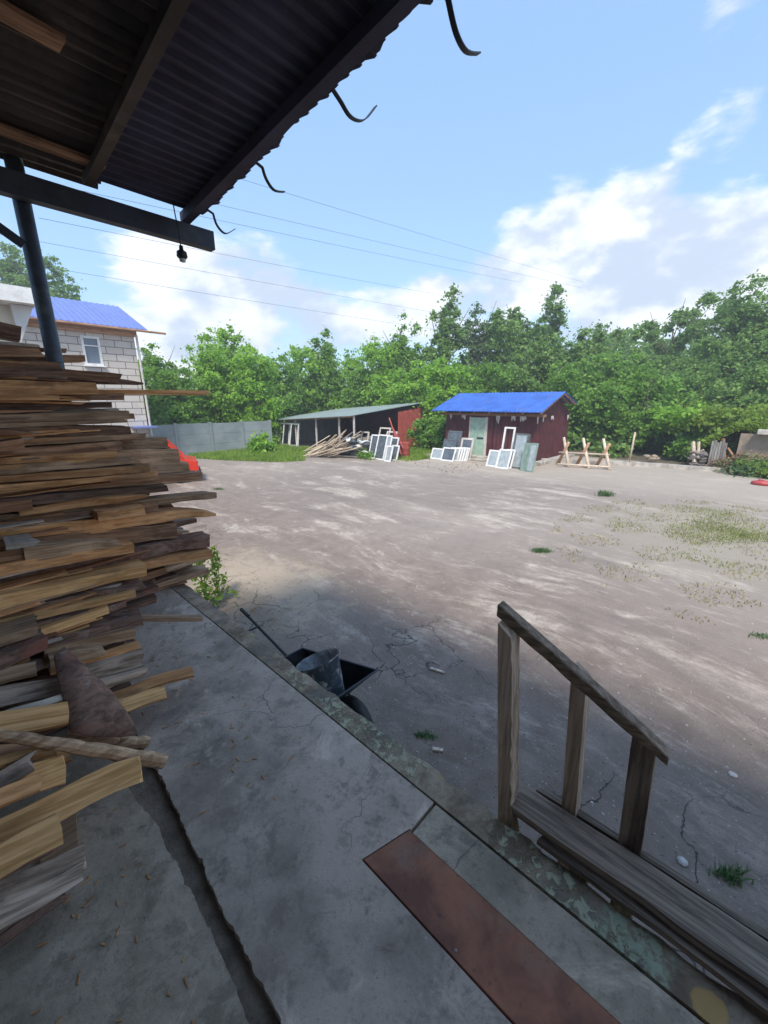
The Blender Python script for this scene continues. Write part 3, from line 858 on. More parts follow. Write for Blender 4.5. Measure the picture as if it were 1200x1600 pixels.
# (left x, left y) (right x, right y) px thickness at the right end, material, end, extra v, label
BT = [
 (0, 514, 33, 521, 24, 'E', 'cut', .25, 'thick dark block of timber, topmost in the pile'),
 (0, 536, 62, 541, 5, 'P', 'cut', .10, 'thin pale edged strip directly under the topmost dark block'),
 (0, 545, 105, 549, 6, 'D', 'cut', .35, 'narrow dark lath whose tip passes the steel post near the top'),
 (0, 558, 132, 559, 9, 'D', 'cut', .38, 'dark plank reaching across the house window bottom'),
 (0, 551, 70, 551, 12, 'D', 'ragged', .05, 'short dark brown plank left of the steel post'),
 (0, 569, 98, 570, 10, 'D', 'ragged', .05, 'dark splintered plank ending right at the steel post'),
 (0, 583, 100, 584, 14, 'E', 'cut', .0, 'dark thick board just above the broad tan plank, left half'),
 (60, 580, 190, 590, 13, 'D', 'ragged', .20, 'long dark slab with chipped top edge before the block wall'),
 (30, 590, 224, 597, 10, 'E', 'point', .25, 'dark pointed slab sticking out under the chipped slab'),
 (0, 607, 151, 607, 20, 'T', 'cut', .0, 'broad smooth tan plank with a clean cut end near eye level'),
 (0, 611, 328, 614, 7, 'T', 'cut', .22, 'very long thin tan batten sticking far out to the right'),
 (0, 621, 94, 621, 8, 'T', 'cut', -.02, 'short tan strip right below the broad tan plank'),
 (0, 624, 192, 621, 9, 'D', 'ragged', .12, 'dark ragged board just below the long thin batten'),
 (0, 636, 175, 633, 10, 'E', 'cut', .10, 'near black board with square end above the thin white sliver'),
 (0, 645, 186, 640, 4, 'P', 'cut', .16, 'thin whitish sliver between two dark boards'),
 (0, 654, 201, 647, 13, 'G', 'cut', .0, 'grey brown plank with rough face below the whitish sliver'),
 (0, 648, 216, 652, 7, 'D', 'ragged', .25, 'broken dark tip behind the grey brown rough plank'),
 (0, 664, 198, 656, 5, 'G', 'cut', -.01, 'thin light grey strip under the rough grey brown plank'),
 (0, 677, 50, 675, 12, 'O', 'point', -.10, 'orange red board with pointed end, upper of the two at left'),
 (0, 675, 204, 673, 16, 'E', 'cut', .05, 'dark brown thick board behind the orange pointed one'),
 (0, 697, 38, 692, 14, 'O', 'cut', -.10, 'orange brown board with flat end, lower of the two at left'),
 (0, 694, 228, 683, 8, 'G', 'cut', .04, 'grey plank reaching right just above the pale wide planks'),
 (0, 708, 190, 694, 13, 'D', 'cut', .02, 'dark board lying over the pale wedge edged plank'),
 (0, 720, 182, 708, 9, 'T', 'cut', -.02, 'pale tan plank with angled end, under the lower orange board'),
 (60, 700, 263, 693, 14, 'G', 'cut', .22, 'smooth grey plank pointing at the red car'),
 (60, 720, 281, 713, 22, 'G', 'skew', .18, 'wide grey plank lying directly left of the red car'),
 (0, 738, 218, 720, 13, 'G', 'point', .0, 'grey brown plank tapering out below the wide grey plank'),
 (90, 742, 296, 731, 16, 'G', 'cut', .18, 'grey plank end just below the red car bumper'),
 (0, 749, 235, 733, 9, 'T', 'cut', -.02, 'long yellowish tan plank, upper of a parallel pair at mid height'),
 (0, 762, 246, 741, 8, 'T', 'cut', -.02, 'long yellowish tan plank, lower of a parallel pair at mid height'),
 (0, 777, 318, 745, 13, 'D', 'ragged', .06, 'long dark brown slab with rough grey end past the car'),
 (0, 787, 262, 762, 10, 'E', 'cut', .0, 'dark shadowed board under the long slab with grey end'),
 (0, 797, 50, 791, 14, 'O', 'cut', -.03, 'reddish board stub at left above the wavy edged plank'),
 (50, 797, 230, 770, 10, 'T', 'point', -.03, 'tan plank with wavy live edge at mid pile'),
 (0, 815, 338, 774, 10, 'G', 'skew', .02, 'grey plank with the longest overhang over the yard'),
 (0, 825, 250, 792, 14, 'D', 'cut', .02, 'dark brown board under the wavy edged plank'),
 (170, 806, 226, 798, 13, 'T', 'cut', -.08, 'short tan offcut with cut end resting on the long tan plank'),
 (0, 842, 336, 799, 16, 'T', 'point', .0, 'long tan faced plank with rounded overhanging end'),
 (0, 858, 278, 831, 20, 'D', 'cut', .05, 'thick dark slab with square end above the rounded log slab'),
 (32, 853, 57, 850, 8, 'P', 'ragged', -.12, 'small pinkish wood chip stuck in the dark slabs at left'),
 (60, 866, 190, 845, 16, 'G', 'point', -.06, 'wedge shaped brown offcut under the thick dark slab'),
 (0, 872, 120, 857, 16, 'D', 'cut', .0, 'dark grey board left of the wedge shaped offcut'),
 (0, 893, 210, 857, 13, 'T', 'cut', -.04, 'tan board with fresh square end beside the rounded log slab'),
 (0, 908, 328, 846, 20, 'B', 'cut', .05, 'rounded bark covered log slab reaching over the dock edge'),
 (0, 925, 333, 866, 11, 'T', 'cut', .05, 'long tan board directly under the rounded bark slab'),
 (0, 943, 230, 893, 17, 'Y', 'cut', -.02, 'yellow board with clean end resting over the open dock floor'),
 (0, 958, 228, 911, 8, 'B', 'point', -.01, 'thin dark bark strip with a sharp tip over the dock'),
 (0, 974, 207, 928, 10, 'Y', 'ragged', -.02, 'long yellow plank running below the sharp bark strip'),
 (0, 988, 205, 942, 9, 'B', 'ragged', .0, 'reddish bark strip below the long yellow plank'),
 (55, 992, 172, 953, 10, 'Y', 'cut', -.03, 'short yellow split board above the leaning bark slab'),
 (120, 968, 318, 968, 5, 'G', 'cut', .14, 'thin grey lath poking out low over the dock floor'),
 (60, 1012, 232, 973, 12, 'B', 'ragged', -.01, 'ragged brown bark strip behind the top of the bark slab'),
 (0, 1002, 60, 984, 18, 'G', 'cut', -.05, 'grey brown stub at left above the leaning bark slab'),
 (90, 1020, 212, 992, 17, 'G', 'cut', .0, 'dull brown board right of the bark slab tip'),
 (0, 1035, 72, 1008, 16, 'B', 'ragged', -.06, 'rough bark piece at left beside the bark slab tip'),
 (100, 1034, 165, 1018, 14, 'G', 'point', -.05, 'small grey wedge tucked against the bark slab'),
 (100, 1046, 220, 1012, 6, 'T', 'cut', -.02, 'thin tan strip above the splintered grey wood'),
 (130, 1055, 224, 1030, 18, 'R', 'ragged', -.03, 'splintered fibrous plank over the dock step'),
 (150, 1075, 233, 1052, 13, 'R', 'ragged', -.05, 'grey rotten plank end just under the splintered one'),
]
random.seed(11)
for (xl, yl, xr, yr, t, m, end, dv, lab) in BT:
    v = face_v(yr if xr > 120 else (yl + yr) / 2) + dv
    a = on_v(xl, yl, v); b = on_v(xr, yr, v)
    up = on_v(xr, yr - t / 2, v); dn = on_v(xr, yr + t / 2, v)
    th = max(0.012, up.z - dn.z)
    tilt = math.atan2(b.z - a.z, b.x - a.x)
    L = (b - a).length + (0.9 if xl < 20 else 0.05)
    if end == 'point' or m == 'B': wv = 1.6
    else: wv = 1.0
    if xr > 300 and t < 8 or lab.startswith(('small', 'short')): wv = .3
    wd = random.uniform(0.12, 0.2) if t > 6 else random.uniform(.05, .09)
    board(b, L, th, wd, m, lab, yaw=R(random.uniform(-1.2, 1.2)) if xr < 300 else 0, tilt=tilt, end=end, wav=wv)

random.seed(23)
for i in range(70):
    yr = random.uniform(560, 1040)
    lim = float(np.interp(yr, [560, 640, 700, 780, 840, 900, 940, 1040], [90, 150, 190, 250, 260, 215, 195, 120]))
    xr = random.uniform(lim * .25, lim)
    v = face_v(yr) + random.uniform(.0, .05)
    b = on_v(xr, yr, v)
    board(b, random.uniform(.3, 1.6), random.uniform(.006, .014), random.uniform(.05, .12), random.choice('TTYPGOR'), 'thin pale strip wedged between larger boards of the pile', yaw=R(random.uniform(-3, 3)), tilt=R(random.uniform(-2.5, 2.5)), end=random.choice(('ragged', 'point', 'cut')), wav=.8, group='thin strips wedged in the pile')

# boards of the spread-out foot of the pile: their broad faces lean towards the camera
BF = [
 (185, 1088, 300, 1052, 13, 'T', 'cut', .00, 25, 'tan stick board jutting right over the dock from the pile foot'),
 (185, 1110, 258, 1086, 17, 'Y', 'cut', -.04, 40, 'short yellow board with rounded end under the jutting tan one'),
 (0, 1063, 55, 1048, 18, 'G', 'cut', -.02, 40, 'grey bluish plank stub at left above the cracked rotten plank'),
 (0, 1092, 100, 1066, 28, 'R', 'ragged', -.05, 40, 'cracked rotten plank at left beside the leaning bark slab'),
 (0, 1122, 103, 1092, 10, 'P', 'ragged', -.12, 30, 'thin pale splintered strip under the cracked rotten plank'),
 (0, 1140, 100, 1122, 30, 'Y', 'cut', -.14, 42, 'yellow board with square end just above the grey branch'),
 (0, 1182, 86, 1162, 22, 'D', 'cut', -.14, 42, 'dark board hidden in the gap under the grey branch'),
 (0, 1198, 86, 1172, 6, 'Y', 'cut', -.18, 20, 'thin yellow strip just below the grey branch at left'),
 (0, 1222, 60, 1192, 26, 'R', 'ragged', -.17, 42, 'rotten fibrous board end below the thin yellow strip'),
 (40, 1232, 98, 1208, 36, 'Y', 'cut', -.17, 48, 'yellow square board end with a knot, above the long lowest yellow board'),
 (40, 1212, 112, 1184, 18, 'T', 'skew', -.08, 40, 'small tan offcut behind the knotted yellow board end'),
 (0, 1254, 60, 1232, 22, 'T', 'cut', -.19, 42, 'tan board edge under the rotten fibrous end'),
 (0, 1308, 215, 1208, 32, 'Y', 'ragged', -.14, 48, 'longest yellow board of the pile foot, reaching over the lower slab'),
 (0, 1345, 90, 1300, 40, 'Y', 'cut', -.14, 48, 'wide yellow board with chipped end below the longest one'),
 (0, 1368, 86, 1322, 12, 'B', 'ragged', -.13, 40, 'bark edge strip right under the wide chipped yellow board'),
 (0, 1398, 124, 1346, 30, 'R', 'ragged', -.08, 46, 'shredded grey board near the bottom of the pile'),
 (0, 1432, 127, 1368, 22, 'R', 'cut', -.08, 46, 'lowest light grown plank lying under the shredded grey board'),
 (0, 1462, 100, 1398, 14, 'B', 'ragged', -.07, 40, 'reddish bark rim at the very bottom of the pile'),
]
for (xl, yl, xr, yr, t, m, end, dv, roll, lab) in BF:
    v = face_v((yl + yr) / 2) + dv
    # keep the lower edge on or above the concrete
    b = on_v(xr, yr, v); a = on_v(xl, yl, v)
    floor = DZ + 0.0
    if b.z < floor:
        b = on_z(xr, yr, floor + 0.015); a2 = on_z(xl, yl, floor + 0.015)
        a = a2
    up = on_v(xr, yr - t / 2, b.y); dn = on_v(xr, yr + t / 2, b.y)
    wface = max(0.03, (up.z - dn.z)) / max(0.35, math.cos(R(55 - roll)) ** 1)
    yaw = math.atan2(b.y - a.y, b.x - a.x)
    hd = math.hypot(b.x - a.x, b.y - a.y)
    tilt = math.atan2(b.z - a.z, hd)
    L = (b - a).length + (0.7 if xl < 20 else 0.05)
    P = Vector((b.x, b.y - 0.5 * wface * math.cos(R(roll)), max(floor - .02, b.z - 0.5 * wface * math.sin(R(roll)) * .8)))
    board(P, L, 0.026, wface, m, lab.replace('light grown', 'light grey'), yaw=yaw, tilt=tilt, roll=R(roll), end=end)

# hidden body of the pile
random.seed(5)
zl = 1.3
k = 0
FILL = 'dark board buried inside the pile behind the front row'
while zl < 2.98:
    t = random.uniform(.028, .05)
    fv = float(np.interp(zl, [1.27, 1.33, 1.5, 1.7, 2.0, 2.4, 3.0], [2.15, 2.25, 2.35, 2.5, 2.68, 2.9, 3.12]))
    for j in range(4):
        vv = fv + 0.10 + j * 0.2 + random.uniform(0, .05)
        if 3.10 < vv < 3.36 or 2.98 < vv < 3.22: vv = 3.36
        ue = float(np.interp(zl, [1.3, 1.6, 1.9, 2.3, 2.7, 3.0], [0.45, 0.62, 0.95, 0.95, 0.72, 0.45])) + random.uniform(-.2, .02)
        if j > 1 and zl > 2.7: ue -= .1
        board((ue, vv, zl + t / 2), ue + 2.2, t, 0.19, random.choice('EDEGDETB'), FILL, yaw=R(random.uniform(-2, 2)), tilt=R(random.uniform(-.6, .6)), end=random.choice(('cut', 'ragged', 'cut')), group='boards buried inside the pile')
    zl += t + 0.012

# second, farther heap whose ends hang over the dock edge
random.seed(9)
for i in range(34):
    zz = 1.32 + (i % 13) * 0.048
    vv = 3.55 + 0.28 * (i // 13) + random.uniform(-.05, .08)
    ue = 1.38 + random.uniform(-.22, .16) - 0.02 * abs((i % 13) - 5)
    board((ue, vv, zz), 2.4, random.uniform(.02, .042), random.uniform(.12, .2), random.choice('DDGDGTP' if i % 5 == 0 else 'DEGE'),
          'dark board end in the farther heap hanging over the dock edge', yaw=R(random.uniform(-7, 7)), end=random.choice(('cut', 'ragged', 'point', 'skew')), group='board ends in the farther heap', wav=1.4)
# boards of the upper right rear that show pale wide tops
# leaning bark slab (big reddish piece)
A_ = [(100, 1010), (86, 1022), (92, 1060), (104, 1104), (112, 1142), (150, 1150), (190, 1150), (216, 1147), (206, 1122), (188, 1098), (168, 1072), (144, 1050), (122, 1028)]
fr = []
for (px, py) in A_:
    t = (py - 1010) / 140.0
    fr.append(on_v(px, py, 2.13 - 0.33 * t))
n = len(fr)
cen = sum(fr, Vector()) / n
nrm = (fr[4] - fr[0]).cross(fr[7] - fr[0]).normalized()
if nrm.y > 0: nrm = -nrm
g = MB()
inner = [cen + (p - cen) * 0.62 + nrm * 0.03 for p in fr]
back = [p - nrm * 0.012 for p in fr]
g.v = fr + inner + [cen + nrm * 0.045] + back
for i in range(n):
    j = (i + 1) % n
    g.f += [(i, j, n + j, n + i), (n + i, n + j, 2 * n), (i, 2 * n + 1 + i, 2 * n + 1 + j, j)]
g.f.append(tuple(2 * n + 1 + i for i in range(n)))
tag(g.build('bark_slab', 'B', smooth=True), 'large reddish brown bark slab leaning with its tip up against the pile', 'bark slab')


def log(name, pxs, r0, r1, vfun, m, label):
    pts = [on_v(px, py, vfun(i)) for i, (px, py) in enumerate(pxs)]
    # resample with a wobble
    P = []; RR = []
    nseg = 26
    for i in range(nseg + 1):
        t = i / nseg * (len(pts) - 1); a = int(min(t, len(pts) - 2)); f = t - a
        p = pts[a].lerp(pts[a + 1], f); p.z += 0.003 * math.sin(i * 1.1)
        P.append(p); RR.append((r0 + (r1 - r0) * i / nseg) * (1 + .06 * math.sin(i * 1.9)))
    g = MB(); g.tube(P, RR, 9)
    o = g.build(name, m)
    return tag(o, label, 'log')


log('log', [(-60, 1138), (60, 1158), (150, 1172), (256, 1190)], 0.017, 0.030, lambda i: [1.78, 1.72, 1.68, 1.63][i], 'G', 'grey round branch lying slanted across the pile foot to the slab step')
log('log', [(105, 1150), (170, 1158), (231, 1160)], 0.022, 0.026, lambda i: [1.95, 1.88, 1.84][i], 'G', 'short thick grey log end just behind the slanted branch')
# grey plank lying under the yellow ones
q = [on_z(*p, 1.278) for p in ((60, 1300), (120, 1275), (127, 1362), (70, 1400))]
g = MB(); g.prism([(p.x, p.y) for p in q][::-1], 1.281, 1.302)
tag(g.build('board', 'G'), 'flat grey plank lying on the lower slab under the wide yellow board', 'board', 'boards heaped in the pile')

# ------------------------------------------------------------------ canopy overhead
ce = empty('canopy', (0.5, 0, DZ), 'dark corrugated canopy roof sloping over the loading dock', 'canopy')


def roof_z(v): return 4.215 + 0.078 * (3.24 - v)


def corrugated(u0, u1, v0, v1, zf, step=0.076, amp=0.012, jit=0.0, rows=2):
    g = MB(); n = int((v1 - v0) / step) * 4
    cols = []
    j = 0.0
    for i in range(n + 1):
        v = v0 + (v1 - v0) * i / n
        a = amp * math.sin(2 * math.pi * (v - v0) / step)
        if i % 4 == 0: j = random.uniform(-jit, jit)
        cols.append((v, zf(v) + a, j))
    b0 = len(g.v)
    for i, (v, z, j) in enumerate(cols):
        g.v += [Vector((u0, v, z)), Vector((u1 + j + 0.018 * math.sin(2 * math.pi * (v - v0) / step) * (1 if jit else 0), v, z))]
    for i in range(n): g.f.append((b0 + 2 * i, b0 + 2 * i + 1, b0 + 2 * i + 3, b0 + 2 * i + 2))
    top = len(g.v)
    for v in list(g.v): g.v.append(v + Vector((0, 0, 0.004)))
    for i in range(n): g.f.append((top + 2 * i, top + 2 * i + 2, top + 2 * i + 3, top + 2 * i + 1))
    for i in range(n): g.f.append((2 * i + 1, top + 2 * i + 1, top + 2 * i + 3, 2 * i + 3))
    return g


# sheets, overlapping in rows
ub = [1.56, 0.95, -0.75, -2.45, -4.2, -6.05]
corrugated(ub[1] - .08, ub[0], -9.2, 3.24, lambda v: roof_z(v), jit=0.02).build('eave_sheet', 'roofflare', ce)
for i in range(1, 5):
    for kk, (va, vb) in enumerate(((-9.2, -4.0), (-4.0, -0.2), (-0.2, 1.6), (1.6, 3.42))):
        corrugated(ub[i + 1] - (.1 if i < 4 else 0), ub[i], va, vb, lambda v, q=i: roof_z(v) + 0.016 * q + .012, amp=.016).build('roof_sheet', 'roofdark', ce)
for uu in (1.44, 0.85, 0.28, -0.35, -1.1, -2.0, -3.2, -4.6):
    g = MB()
    for (a, b) in ((-9.0, 3.30 if uu > 1.4 else 3.22),):
        g.bar((uu, a, roof_z(a) - 0.045), (uu, b, roof_z(b) - 0.045), 0.06 if uu > 1.4 else .05, 0.06 if uu > 1.4 else .05)
    g.build('purlin', 'roofdark' if uu < 1.4 else 'roofflare', ce)
for vv in (-5.5, -2.0):
    g = MB(); g.bar((-6.0, vv, roof_z(vv) - 0.15), (1.55, vv, roof_z(vv) - 0.15), 0.07, 0.14); g.build('rafter', 'roofdark', ce)
# old boards nailed under the sheets
for (u0, v0, u1, v1) in ((-.6, 2.2, .6, 2.3), (-1.5, 1.6, 0.2, 1.5), (-.4, 3.0, .9, 3.05)):
    g = MB(); g.bar((u0, v0, roof_z(v0) - 0.025), (u1, v1, roof_z(v1) - 0.025), 0.09, 0.018); g.build('batten', 'D', ce)
# end rafter at v = 3.27, an open steel channel
g = MB()
g.box((-6.0, 3.24, 4.0), (1.62, 3.255, 4.12)); g.box((-6.0, 3.255, 4.105), (1.62, 3.31, 4.12)); g.box((-6.0, 3.255, 4.0), (1.62, 3.31, 4.015))
tag(g.build('steel_beam', 'steel', origin=(0.5, 3.27, 3.99)), 'dark steel channel beam under the open end of the canopy', 'beam')
pe = empty('steel_post', (0.54, 3.36, DZ - .04), 'round blue grey steel post rising out of the board pile', 'post')
MB().tube([(0.54, 3.365, 1.26), (0.54, 3.365, 4.30)], 0.043, 18).build('pole', 'poststeel', pe, smooth=True)
MB().bar((0.50, 3.33, 3.78), (0.18, 3.33, 4.0), 0.05, 0.012, up=(0, 1, 0)).build('brace', 'steel', pe)

# gutter hooks
random.seed(3)
HK = [((700, -2), (712, 50), (728, 80), (748, 84), 'gutter hook hanging from the eave nearest the camera'),
      ((533, 160), (548, 183), (568, 188), (587, 166), 'gutter hook second from the camera along the eave'),
      ((410, 262), (416, 280), (428, 297), (444, 300), 'gutter hook third along the eave, left of the power lines start'),
      ((333, 334), (339, 352), (352, 365), (367, 358), 'gutter hook farthest along the eave beside the beam end')]
for (a, b, c, d, lab) in HK:
    vv = on_u(*a, 1.56).y
    # the hook hangs in the plane across the eave
    pa, pb, pc, pd = [on_v(*p, vv) for p in (a, b, c, d)]
    pts = []
    for i in range(13):
        t = i / 12
        # Catmull-like bezier through the four points
        p = (pa * ((1 - t) ** 3) + (pb * 3 - pa * .5 - pc * .3 + pd * 0.0) * ((1 - t) ** 2 * t) * 1.25 / 1.1 + 0 * pa) if False else None
        s = t * 3; k_ = min(2, int(s)); f = s - k_
        P4 = [pa, pa, pb, pc, pd, pd][k_:k_ + 4]
        p = 0.5 * ((2 * P4[1]) + (-P4[0] + P4[2]) * f + (2 * P4[0] - 5 * P4[1] + 4 * P4[2] - P4[3]) * f * f + (-P4[0] + 3 * P4[1] - 3 * P4[2] + P4[3]) * f ** 3)
        pts.append(p)
    pts = [Vector((1.45, vv, roof_z(vv) - .012))] + pts
    g = MB()
    b0 = 0
    for i, p in enumerate(pts):
        d = (pts[min(i + 1, len(pts) - 1)] - pts[max(i - 1, 0)]).normalized()
        nn = Vector((-d.z, 0, d.x)) * 0.0025
        g.v += [p + nn + Vector((0, -.011, 0)), p + nn + Vector((0, .011, 0)), p - nn + Vector((0, .011, 0)), p - nn + Vector((0, -.011, 0))]
    for i in range(len(pts) - 1):
        for j in range(4): g.f.append((4 * i + j, 4 * i + (j + 1) % 4, 4 * i + 4 + (j + 1) % 4, 4 * i + 4 + j))
    g.f += [(3, 2, 1, 0), tuple(4 * (len(pts) - 1) + j for j in range(4))]
    tag(g.build('gutter_hook', 'steel'), lab, 'gutter hook', 'gutter hooks along the canopy eave')

# hanging lamp under the beam
le = empty('hanging_lamp', (1.35, 3.2, 3.86), 'small dark lamp socket hanging on a cable under the steel beam', 'lamp')
MB().tube([(1.33, 3.2, 4.24), (1.335, 3.2, 4.15), (1.35, 3.205, 4.02), (1.348, 3.2, 3.955)], 0.004, 6).build('cable', 'black', le)
MB().lathe((1.35, 3.2, 3.885), [(.001, .07), (.012, .068), (.015, .04), (.032, .03), (.036, 0.0), (.026, -.012), (.001, -.014)], 14).build('socket', 'black', le, smooth=True)
MB().lathe((1.35, 3.2, 3.865), [(.022, .004), (.02, -.012), (.001, -.018)], 12).build('bulb', 'lamp', le, smooth=True)

# ------------------------------------------------------------------ wooden railing and the boards beside it
re_ = empty('wooden_railing', (1.28, 0.3, 1.0), 'weathered wooden stair railing with three posts descending beside the dock', 'railing')
g = MB()
rail = [on_u(781, 948, 1.26), on_u(1046, 1184, 1.39)]
d = rail[1] - rail[0]
P0, P1 = rail[0] + Vector((0, 0.0, -.005)), rail[1]
vs = []
NN = 14
for i in range(NN + 1):
    t = i / NN
    c = P0 + (P1 - P0) * t
    hw, hh = 0.024, 0.024 * (1 - .35 * max(0, t - .8) / .2)
    wv_ = 0.0025 * math.sin(i * 1.7)
    vs += [c + Vector((-hw, 0, -hh + wv_)), c + Vector((hw, 0, -hh)), c + Vector((hw, 0, hh)), c + Vector((-hw * .9, 0, hh + wv_))]
g.v = vs
for i in range(NN):
    for j in range(4): g.f.append((4 * i + j, 4 * i + (j + 1) % 4, 4 * i + 4 + (j + 1) % 4, 4 * i + 4 + j))
g.f += [(3, 2, 1, 0), tuple(4 * NN + j for j in range(4))]
g.build('handrail', 'rail', re_, bevel=.003)


def rpost(v, u, z0, wu, wv_, m, rough=0.0, lean=0.0):
    zt = P0.z + (P1.z - P0.z) * (P0.y - v) / (P0.y - P1.y) - 0.026
    g = MB(); N = 24; v_top = v
    sl = (P1.z - P0.z) / (P0.y - P1.y)
    for i in range(N + 1):
        t = i / N; z = z0 + (zt - z0) * t
        v = v_top - lean * (zt - z)
        if i == N: z += .006
        r_ = rough
        e = [r_ * (math.sin(z * 60 + k_ * 2) * .6 + random.uniform(-1, 1) * .5) for k_ in range(4)]
        dz = [0, 0, 0, 0]
        if i == N: dz = [-sl * (-wv_ / 2), -sl * (-wv_ / 2), -sl * (wv_ / 2), -sl * (wv_ / 2)]
        g.v += [Vector((u - wu / 2, v - wv_ / 2 + e[0], z + dz[0])), Vector((u + wu / 2 + abs(e[1]), v - wv_ / 2 + e[1], z + dz[1])), Vector((u + wu / 2, v + wv_ / 2, z + dz[2])), Vector((u - wu / 2, v + wv_ / 2, z + dz[3]))]
    for i in range(N):
        for j in range(4): g.f.append((4 * i + j, 4 * i + (j + 1) % 4, 4 * i + 4 + (j + 1) % 4, 4 * i + 4 + j))
    g.f += [(3, 2, 1, 0), tuple(4 * N + j for j in range(4))]
    return g.build('post', m, re_)


random.seed(21)
rpost(0.540, 1.245, 1.02, 0.065, 0.055, 'railpost', 0.005, .085)
rpost(0.315, 1.385, 0.70, 0.058, 0.052, 'railpost', 0.0006, .06)
rpost(0.095, 1.395, 0.60, 0.055, 0.070, 'postdark', 0.0006, .05)


def longboard(p, q, wd, t, m, label, N=30, rag=0.004):
    """long flat board from p to q (centre line), width wd across u"""
    p, q = Vector(p), Vector(q); L = (q - p).length
    yaw = math.atan2(q.y - p.y, q.x - p.x); tilt = math.atan2(q.z - p.z, math.hypot(q.x - p.x, q.y - p.y))
    vs = []; fs = []
    for i in range(N + 1):
        x = L * i / N; e1, e2 = random.uniform(-rag, rag), random.uniform(-rag, rag); zc = .004 * math.sin(x * 4)
        sk = 0.03 if i == 0 else 0
        vs += [(x - sk, -wd / 2 + e1, -t / 2 + zc), (x, wd / 2 + e2, -t / 2 + zc), (x, wd / 2 + e2, t / 2 + zc), (x - sk, -wd / 2 + e1, t / 2 + zc)]
    for i in range(N):
        for j in range(4): fs.append((4 * i + j, 4 * i + (j + 1) % 4, 4 * i + 4 + (j + 1) % 4, 4 * i + 4 + j))
    fs += [(3, 2, 1, 0), tuple(4 * N + j for j in range(4))]
    me = bpy.data.meshes.new('board'); me.from_pydata(vs, [], [f[::-1] for f in fs]); me.materials.append(M[m]); me.update()
    o = bpy.data.objects.new('board', me); COL.objects.link(o)
    o.matrix_world = Matrix.Translation(W(*p)) @ Matrix.Rotation(AZ + yaw, 4, 'Z') @ Matrix.Rotation(-tilt, 4, 'Y')
    return tag(o, label, 'board', 'boards lying along the dock edge')


longboard((1.278, 0.44, 1.352), (1.288, -2.2, 1.352), 0.13, 0.03, 'raildark', 'broad dark weathered board lying along the dock edge below the railing')
longboard((1.245, 0.30, 1.324), (1.235, -2.2, 1.324), 0.12, 0.022, 'raildark', 'dark board sandwiched under the broad weathered one')
longboard((1.385, 0.38, 1.325), (1.392, -2.2, 1.31), 0.03, 0.05, 'raildark', 'narrow dark timber behind the broad weathered board')
g = MB()
for vv in (0.2, -0.6, -1.4): g.bar((1.31, vv, 0.0), (1.31, vv, 1.30), .06, .05)
g.bar((1.33, 0.45, 1.26), (1.33, -2.2, 1.26), .05, .08)
tag(g.build('support_frame', 'raildark'), 'rough timber frame carrying the boards outside the dock', 'timber frame')

# ------------------------------------------------------------------ wheelbarrow with bucket
we = empty('wheelbarrow', (1.75, 2.35, 0.0), 'black steel wheelbarrow parked along the foot of the dock', 'wheelbarrow')
# tray rim corners, near the top of the tray
ZR = 0.62
rim = [on_z(*p, ZR) for p in ((582, 1052), (526, 1092), (452, 1018), (470, 1012))]
front_r, front_l = on_z(584, 1051, ZR), on_z(527, 1090, ZR)
back_r, back_l = on_z(470, 1013, ZR), on_z(438, 1030, ZR)
cw = (front_r + front_l + back_l + back_r) / 4
ux = Vector((front_r - front_l)); ux.z = 0; wid = max(.5, min(.66, ux.length)); ux.normalize()
vx = Vector((-ux.y, ux.x, 0))
fc = (front_r + front_l) / 2; fc.z = ZR
Lb = 0.86


def wb(a, b, z): return fc + ux * a + vx * b + Vector((0, 0, z - ZR))


g = MB()
hw = wid / 2
br_ = on_z(472, 1013, ZR + .02); bl_q = br_ - ux * wid * .8
rimp = [wb(-hw, 0, ZR), wb(hw, 0, ZR), br_, bl_q]
bot = [wb(-hw * .55, .26, .30), wb(hw * .55, .26, .30), wb(hw * .5, Lb - .2, .32), wb(-hw * .5, Lb - .2, .32)]
thk = 0.004
g.v = rimp + bot + [p + (p - wb(0, Lb / 2, .5)).normalized() * 0.006 for p in rimp + bot]
for i in range(4):
    j = (i + 1) % 4
    g.f += [(i, j, 4 + j, 4 + i), (8 + j, 8 + i, 12 + i, 12 + j)]
g.f += [(4, 5, 6, 7), (15, 14, 13, 12)]
g.build('tray', 'barrow', we)
g = MB()
for i in range(4): g.tube([rimp[i], rimp[(i + 1) % 4]], .009, 6)
g.build('rim', 'steel', we)
g = MB(); wc = wb(.03, .07, .20)
b = len(g.v)
for (r, h) in ((.05, -.05), (.15, -.055), (.20, -.045), (.21, 0), (.20, .045), (.15, .055), (.05, .05)):
    for j in range(20):
        a = j / 20 * 6.2832
        g.v.append(wc + ux * h + (vx * math.cos(a) + Vector((0, 0, 1)) * math.sin(a)) * r)
for i in range(6):
    for j in range(20): g.f.append((i * 20 + j, i * 20 + (j + 1) % 20, (i + 1) * 20 + (j + 1) % 20, (i + 1) * 20 + j))
g.f += [tuple(range(20)), tuple(range(120, 140))]
g.build('wheel', 'black', we, smooth=True)
hR = on_z(378, 953, .74); hS = on_z(450, 1022, .60)
off = ux * .46
for s in (0, 1):
    p_, q_ = hS - off * s, hR - off * s
    g = MB(); g.tube([wb(.05 - .1 * s, -.02, .19), wb(.16 - .32 * s, .3, .29), p_ + Vector((0, 0, -.04)), q_], .014, 8)
    hnd = g.build('handle', 'black', we)
    MB().tube([q_.lerp(p_, .16), q_.lerp(p_, -.02)], .019, 8).build('grip', 'black', hnd)
    MB().tube([wb(.18 - .36 * s, .62, .33), wb(.2 - .4 * s, .74, .0)], .013, 8).build('leg', 'steel', we)
cb = hS.lerp(hR, .6)
MB().tube([cb, cb - off], .011, 8).build('crossbar', 'black', we)
rc = on_z(496, 1031, .76)
